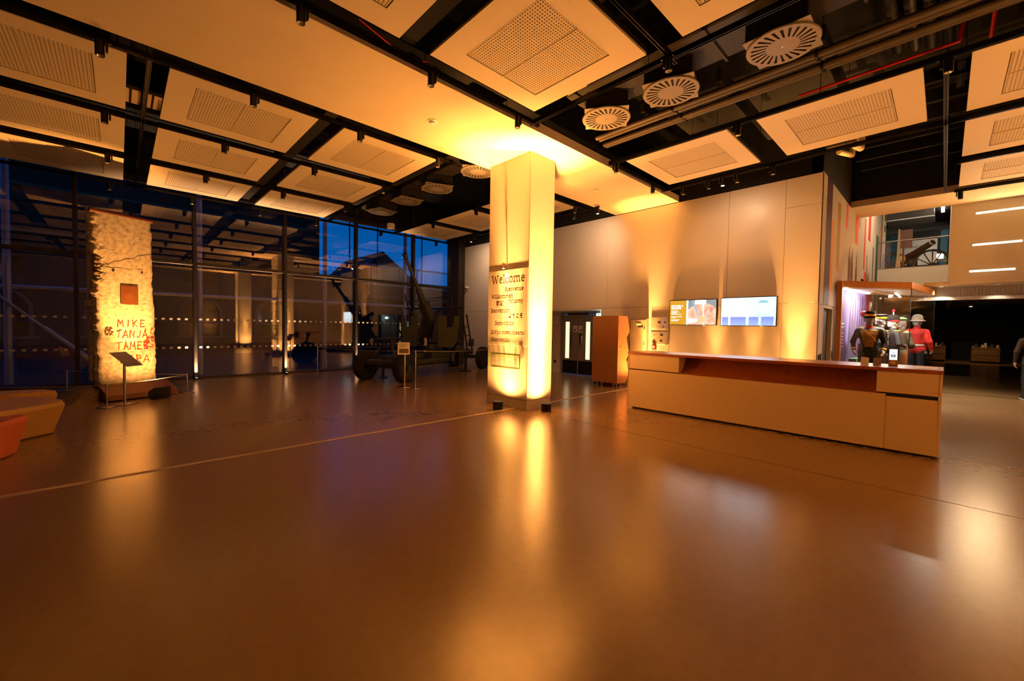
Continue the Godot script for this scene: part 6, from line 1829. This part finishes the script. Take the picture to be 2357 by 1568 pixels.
	part(m3, "bonnet", G.new().ball(Vector3(0, 1.74, -0.01), Vector3(0.12, 0.10, 0.13)), M.fur)
	part(m3, "bonnet_band", G.new().lathe([[0.108, 1.665], [0.113, 1.69], [0.112, 1.71]], 20), M.scarlet)
	part(m3, "pompom", G.new().ball(Vector3(0.0, 1.93, 0.0), Vector3(0.032, 0.035, 0.032), 10, 8), M.scarlet, "red pompom")
	part(m3, "plume_stem", G.new().cyl(Vector3(0, 1.82, 0), Vector3(0, 1.92, 0), 0.012), M.white)
	part(m3, "epaulette", G.new().ball(Vector3(0.17, 1.45, 0.0), Vector3(0.07, 0.02, 0.06)).ball(Vector3(-0.17, 1.45, 0.0), Vector3(0.07, 0.02, 0.06)), M.gold)
	# 4: tan battledress with green beret
	var m4 := figure("uniform_mannequin", "mannequin in khaki battledress with green beret and red sash", "mannequin", Vector3(13.95, base - 0.06, -0.72), 0.8, {"jacket": Color(0.16, 0.13, 0.07), "trousers": Color(0.30, 0.10, 0.03), "shoes": dark, "skin": pale}, fold, "mannequins in the uniform case")
	part(m4, "beret", G.new().ball(Vector3(0.02, 1.735, -0.005), Vector3(0.118, 0.062, 0.118)), M.beret)
	part(m4, "sash", G.new().tube([Vector3(0.13, 1.44, 0.05), Vector3(0.05, 1.32, 0.14), Vector3(-0.08, 1.14, 0.155), Vector3(-0.14, 1.05, 0.10)], 0.022, 6), M.scarlet)
	part(m4, "cap_badge", G.new().ball(Vector3(0.05, 1.72, 0.105), Vector3(0.018, 0.022, 0.008), 8, 6), M.gold)
	# 5: red tunic with white helmet
	var m5 := figure("uniform_mannequin", "mannequin in scarlet tunic with white foreign-service helmet", "mannequin", Vector3(14.86, base, -0.48), 1.2, {"jacket": Color(0.50, 0.02, 0.015), "trousers": Color(0.02, 0.02, 0.03), "shoes": dark, "skin": pale}, down, "mannequins in the uniform case")
	part(m5, "helmet", G.new().lathe([[0.15, 1.655], [0.155, 1.662], [0.115, 1.69], [0.108, 1.75], [0.08, 1.81], [0.03, 1.835], [0.0, 1.838]], 22), M.white)
	part(m5, "helmet_band", G.new().lathe([[0.1165, 1.69], [0.1175, 1.70], [0.114, 1.712]], 22), M.cream)
	part(m5, "belt", G.new().lathe([[0.150, 1.02], [0.156, 1.04], [0.150, 1.065]], 20), M.white)

# ---------------------------------------------------------------- upper gallery seen through the opening
func wheel_spoked(r: float) -> G:
	var b := Basis(Vector3.FORWARD, PI / 2)
	var g := G.new().lathe([[r, -0.035], [r, 0.035], [r - 0.07, 0.03], [r - 0.07, -0.03], [r, -0.035]], 30, Vector3.ZERO, b)
	return g

func build_balcony() -> void:
	struct("ceiling_gallery", G.new().span(Vector3(14.7, 6.60, -1.92), Vector3(27.2, 6.8, 0.2)), M.black, "dark ceiling of the upper gallery", "ceiling")
	struct("floor_gallery", G.new().span(Vector3(19.66, 3.13, -6.0), Vector3(27.0, 3.30, 0.16)), M.floor, "floor of the upper gallery", "floor")
	struct("wall_parapet", G.new().span(Vector3(19.60, 3.13, STRIPE_Z), Vector3(19.72, 3.77, 0.02)), M.wall_matt, "white parapet of the upper gallery", "parapet")
	struct("wall_gallery_end", G.new().span(Vector3(27.0, 3.13, -6.0), Vector3(27.2, 6.8, 0.2)), M.gallery_wall, "end wall of the upper gallery", "wall")
	struct("wall_gallery_side", G.new().span(Vector3(21.6, 3.13, -6.2), Vector3(27.2, 6.8, -6.0)), M.gallery_wall, "far side wall of the upper gallery", "wall")
	struct("ceiling_gallery", G.new().span(Vector3(21.6, 6.6, -6.2), Vector3(27.2, 6.8, -1.92)), M.black, "dark ceiling deep in the upper gallery", "ceiling")
	var r := thing("glass_balustrade", "glass balustrade with steel handrail on the gallery parapet", "balustrade", Vector3(19.66, 0, 0))
	part(r, "glass", G.new().span(Vector3(-0.005, 3.77, STRIPE_Z + 0.02), Vector3(0.005, 4.70, 0.01)), M.clear)
	part(r, "handrail", G.new().cyl(Vector3(0, 4.73, STRIPE_Z), Vector3(0, 4.73, 0.02), 0.024), M.dull_steel)
	part(r, "shoe", G.new().span(Vector3(-0.03, 3.765, STRIPE_Z), Vector3(0.03, 3.80, 0.02)), M.dull_steel)
	part(r, "post", G.new().box(Vector3(0.05, 4.25, -1.07), Vector3(0.05, 0.95, 0.05)), M.bronze)
	var k := thing("field_cannon", "bronze-brown field cannon on spoked wheels in the upper gallery", "cannon", Vector3(22.2, 3.30, -0.82))
	for z in [[-0.72, 0.0], [0.42, 0.0]]:
		var w := part(k, "wheel", wheel_spoked(0.60), M.cannon_wheel)
		w.transform = Transform3D(Basis(Vector3.UP, 0.5), Vector3(0.0, 0.80, z[0]))
		for i in 12:
			var a := TAU * i / 12
			part(w, "spoke", G.new().cyl(Vector3.ZERO, Vector3(0, cos(a) * 0.55, sin(a) * 0.55), 0.022, 0.018, 6), M.cannon_wheel)
		part(w, "hub", G.new().cyl(Vector3(-0.1, 0, 0), Vector3(0.1, 0, 0), 0.09, 0.09, 14), M.cannon_wheel)
	part(k, "axle", G.new().cyl(Vector3(0, 0.80, -0.75), Vector3(0, 0.80, 0.45), 0.04), M.gun_dark)
	var b0 := Vector3(0.25, 1.05, -0.42)
	var b1 := Vector3(-0.55, 1.58, 0.42)
	var d := (b1 - b0).normalized()
	part(k, "barrel", G.new().cyl(b0, b0 + d * 0.5, 0.16, 0.14, 18).cyl(b0 + d * 0.5, b1, 0.125, 0.095, 18).ball(b0 - d * 0.05, Vector3(0.12, 0.12, 0.12)), M.bronze)
	part(k, "muzzle", G.new().lathe([[0.065, 0.0], [0.11, 0.0], [0.115, 0.03], [0.10, 0.05]], 18, b1 - d * 0.03, Basis(d.cross(Vector3.UP).normalized(), d, d.cross(Vector3.UP).normalized().cross(d))), M.paper, "pale rim of the muzzle")
	part(k, "bore", G.new().cyl(b1, b1 + d * 0.02, 0.062, 0.062, 14), M.black)
	part(k, "carriage", G.new().cbox(Vector3(0.15, 0.72, -0.3), Vector3(0.9, 0.22, 0.3), 0.03).cbox(Vector3(0.0, 0.95, -0.1), Vector3(0.3, 0.3, 0.25), 0.02).cbox(Vector3(0.6, 0.4, -0.45), Vector3(1.0, 0.16, 0.2), 0.02, Basis(Vector3.BACK, -0.5)), M.gun_dark)
	part(k, "trail_foot", G.new().cbox(Vector3(0.98, 0.09, -0.5), Vector3(0.3, 0.18, 0.22), 0.02), M.gun_dark)
	part(k, "tyre_foot", G.new().cbox(Vector3(0.0, 0.1, -0.72), Vector3(0.2, 0.2, 0.1), 0.01).cbox(Vector3(0.0, 0.1, 0.42), Vector3(0.2, 0.2, 0.1), 0.01), M.gun_dark)
	var prop := thing("propeller_blade", "pale upright propeller blade behind the gallery glass", "propeller", Vector3(21.2, 3.30, -1.30))
	part(prop, "blade", G.new().prism([Vector2(-0.12, 0.0), Vector2(0.10, 0.0), Vector2(0.09, 0.5), Vector2(0.05, 1.2), Vector2(0.03, 2.1), Vector2(-0.01, 2.12), Vector2(-0.03, 1.2), Vector2(-0.07, 0.5)], 0.04, Vector3.ZERO, Basis(Vector3.UP, -1.2)), M.cream)
	part(prop, "hub", G.new().ball(Vector3(0.05, 1.0, 0.12), Vector3(0.1, 0.14, 0.1)), M.cream)
	var s := thing("exhibit_panel", "cream gallery panel titled Global Role behind the cannon", "exhibit panel", Vector3(25.6, 3.30, -0.95))
	part(s, "board", G.new().span(Vector3(0, 0, -0.62), Vector3(0.08, 2.35, 0.62)), M.paper)
	text_plate(s, "lettering", "Global Role", "Droid Serif", Vector3(-0.006, 1.98, -0.40), 0.75, M.print, false, 0.004)
	for p in [[-1.86, -1.60, "blue_panel", "tall blue-green gallery panel left of the cream one"], [-0.24, -0.02, "blue_panel", "narrow blue-green gallery panel right of the cream one"]]:
		single("exhibit_panel", G.new().span(Vector3(25.7, 3.30, p[0]), Vector3(25.78, 6.0, p[1])), M.gallery_teal, p[3], "exhibit panel", "gallery panels")
	single("exhibit_panel", G.new().span(Vector3(25.75, 3.30, -2.6), Vector3(25.82, 5.5, -1.7)), M.gallery_teal, "blue-green panel at the back of the gallery", "exhibit panel", "gallery panels")
	single("exhibit_panel", G.new().span(Vector3(24.8, 3.30, -0.10), Vector3(24.86, 5.0, -0.04)), M.gallery_green, "narrow green post panel in the gallery", "exhibit panel", "gallery panels")
	single("hanging_sheet", G.new().span(Vector3(22.6, 4.9, -1.36), Vector3(22.62, 5.62, -0.98)), M.pink_sheet, "pinkish square sheet hanging in the gallery", "sheet")
	var ban := thing("warning_banner", "black and yellow lettered banner on the gallery corner", "banner", Vector3(20.65, 0, STRIPE_Z))
	part(ban, "board", G.new().span(Vector3(0, 3.77, 0.0), Vector3(0.9, 6.55, 0.03)), M.white)
	part(ban, "field", G.new().span(Vector3(0.1, 5.2, 0.03), Vector3(0.8, 6.15, 0.036)), M.banner_yellow)
	part(ban, "lettering", G.new().span(Vector3(0.2, 5.75, 0.036), Vector3(0.7, 6.0, 0.04)).span(Vector3(0.25, 5.35, 0.036), Vector3(0.65, 5.6, 0.04)), M.black)
	part(ban, "stripe", G.new().span(Vector3(0.3, 3.8, 0.03), Vector3(0.5, 4.5, 0.036)), M.red)
	var i := 0
	for x in [20.6, 22.3, 24.0]:
		single("gallery_ceiling_raft", G.new().span(Vector3(x, 6.3, -1.9), Vector3(x + 1.45, 6.36, -0.42)), M.gallery_grey, ["first", "second", "third"][i] + " grey ceiling raft of the upper gallery", "ceiling raft", "gallery ceiling rafts")
		i += 1
	var l := thing("gallery_lamp", "bright square lamp glimpsed in the upper gallery", "lamp", Vector3(24.5, 4.72, -0.22))
	part(l, "lamp_face", G.new().cbox(Vector3.ZERO, Vector3(0.03, 0.2, 0.2), 0.004), M.gallery_lamp)
	part(l, "bracket", G.new().cyl(Vector3(0.02, 0, 0), Vector3(0.02, 0, 0.26), 0.01), M.black)
	var gl := thing("gallery_ceiling_light", "linear lamp under the gallery ceiling, out of sight", "lamp", Vector3(23.0, 6.52, -0.2))
	part(gl, "tube_light", G.new().box(Vector3.ZERO, Vector3(3.0, 0.03, 0.1)), M.gallery_lamp)
	area(gl, Vector3(0, -0.03, 0), Vector3.DOWN, Vector2(3.0, 0.3), 30.0, lin(1.0, 0.86, 0.70))
	var vl := thing("void_ceiling_light", "linear lamp over the gallery void, out of sight", "lamp", Vector3(16.9, 6.55, -0.8))
	part(vl, "tube_light", G.new().box(Vector3.ZERO, Vector3(1.8, 0.03, 0.1)), M.gallery_lamp)
	part(vl, "stem", G.new().cyl(Vector3(0, 0.01, 0), Vector3(0, 0.05, 0), 0.01), M.black)
	area(vl, Vector3(0, -0.03, 0), Vector3.DOWN, Vector2(1.8, 0.2), 9.0, lin(1.0, 0.66, 0.36))

# ---------------------------------------------------------------- dark shop beyond
func build_shop() -> void:
	struct("wall_shop", G.new().span(Vector3(37.5, 0, -2), Vector3(37.7, 3.2, 9)), M.black, "black end wall of the shop", "wall")
	struct("ceiling_shop", G.new().span(Vector3(15.62, 3.0, 0.03), Vector3(37.7, 3.12, 9)).span(Vector3(19.7, 3.0, STRIPE_Z), Vector3(37.7, 3.12, 0.03)), M.black, "black ceiling of the shop", "ceiling")
	struct("wall_shop", G.new().span(Vector3(15.62, 2.04, STRIPE_Z - 0.1), Vector3(37.7, 3.1, STRIPE_Z)), M.black, "black side wall of the shop", "wall")
	for i in 6:
		single("shop_ceiling_slat", G.new().span(Vector3(18.0 + i * 1.7, 2.85, -0.05 + 0.05 * i), Vector3(18.9 + i * 1.7, 2.90, 1.9 + 0.1 * i)), M.grey, ["first", "second", "third", "fourth", "fifth", "sixth"][i] + " pale ceiling slat over the dark shop", "ceiling slat", "shop ceiling slats")
	var n := 0
	for p in [[33.2, -0.28, 0.75, "left book table glimpsed past the display case"], [33.6, 1.55, 1.0, "larger book table in the middle of the dark shop"]]:
		var w: float = p[2]
		var t := thing("book_table", p[3], "display table", Vector3(p[0], 0, p[1]), 0, "book tables in the shop")
		part(t, "plinth", G.new().span(Vector3(-0.5, 0, -w * 0.46), Vector3(0.5, 0.08, w * 0.46)), M.black)
		part(t, "cabinet", G.new().cbox(Vector3(0, 0.42, 0), Vector3(1.1, 0.68, w), 0.01), M.shop_wood)
		part(t, "drawer", G.new().cbox(Vector3(-0.56, 0.24, 0), Vector3(0.02, 0.28, w * 0.84), 0.004), M.shop_wood)
		part(t, "drawer", G.new().cbox(Vector3(-0.56, 0.57, 0), Vector3(0.02, 0.28, w * 0.84), 0.004), M.shop_wood)
		part(t, "tray", G.new().cbox(Vector3(0, 0.79, 0), Vector3(1.14, 0.06, w * 1.02), 0.006), M.shop_wood)
		for i in 9:
			var z := -w * 0.44 + w * 0.11 * i
			var h := 0.05 + 0.05 * ((i * 7 + n) % 5)
			single("book", G.new().cbox(Vector3(p[0] - 0.35 + 0.25 * (i % 3), 0.82 + h * 0.5, p[1] + z), Vector3(0.2, h, w * 0.095), 0.003), [M.paper, M.card, M.print_blue, M.bronze, M.cream][(i + n) % 5], "%s %s of books on the %s" % [["first", "second", "third", "fourth", "fifth", "sixth", "seventh", "eighth", "ninth"][i], "pile", "left book table" if n == 0 else "larger book table"], "book", "books on the shop tables")
		n += 1
	single("shop_display_cube", G.new().cbox(Vector3(36.2, 0.45, 0.72), Vector3(0.8, 0.9, 0.8), 0.02).cbox(Vector3(36.2, 0.95, 0.72), Vector3(0.9, 0.1, 0.9), 0.01), M.dark, "dark display block between the two book tables", "display block")
	var cl := thing("shop_ceiling_lamp", "dim lamp above the book tables", "lamp", Vector3(31.5, 2.95, 0.9))
	part(cl, "lamp_face", G.new().cyl(Vector3(0, 0, 0), Vector3(0, -0.03, 0), 0.06), M.led_dim)
	spot(cl, Vector3(0, -0.05, 0), Vector3(0.7, -1, 0), 1.6, 60, 0.05, lin(1.0, 0.6, 0.25))

func build_person() -> void:
	var arms := [[Vector3(-0.26, 1.12, -0.03), Vector3(-0.30, 0.87, 0.06), Vector3(0.0, -1.0, 0.15)], [Vector3(0.26, 1.12, -0.03), Vector3(0.27, 0.88, 0.02), Vector3(0.0, -1.0, 0.1)]]
	var p := figure("person", "person in dark brown jacket and black trousers walking at the edge", "person", Vector3(15.5, 0, 1.47), PI / 2 + 0.1, {"jacket": Color(0.034, 0.018, 0.008), "trousers": Color(0.010, 0.009, 0.008), "shoes": Color(0.010, 0.009, 0.008), "skin": Color(0.50, 0.25, 0.15), "hair": Color(0.04, 0.025, 0.015), "lip": Color(0.42, 0.17, 0.12), "eye": Color(0.3, 0.2, 0.15)}, arms)
	part(p, "jacket_hem", G.new().lathe([[0.150, 0.83], [0.185, 0.835], [0.175, 0.98], [0.150, 1.05]], 24), M.jacket)
	part(p, "shoe_sole", G.new().cbox(Vector3(-0.112, 0.008, 0.045), Vector3(0.085, 0.016, 0.27), 0.004).cbox(Vector3(0.112, 0.008, 0.045), Vector3(0.085, 0.016, 0.27), 0.004), M.paper)
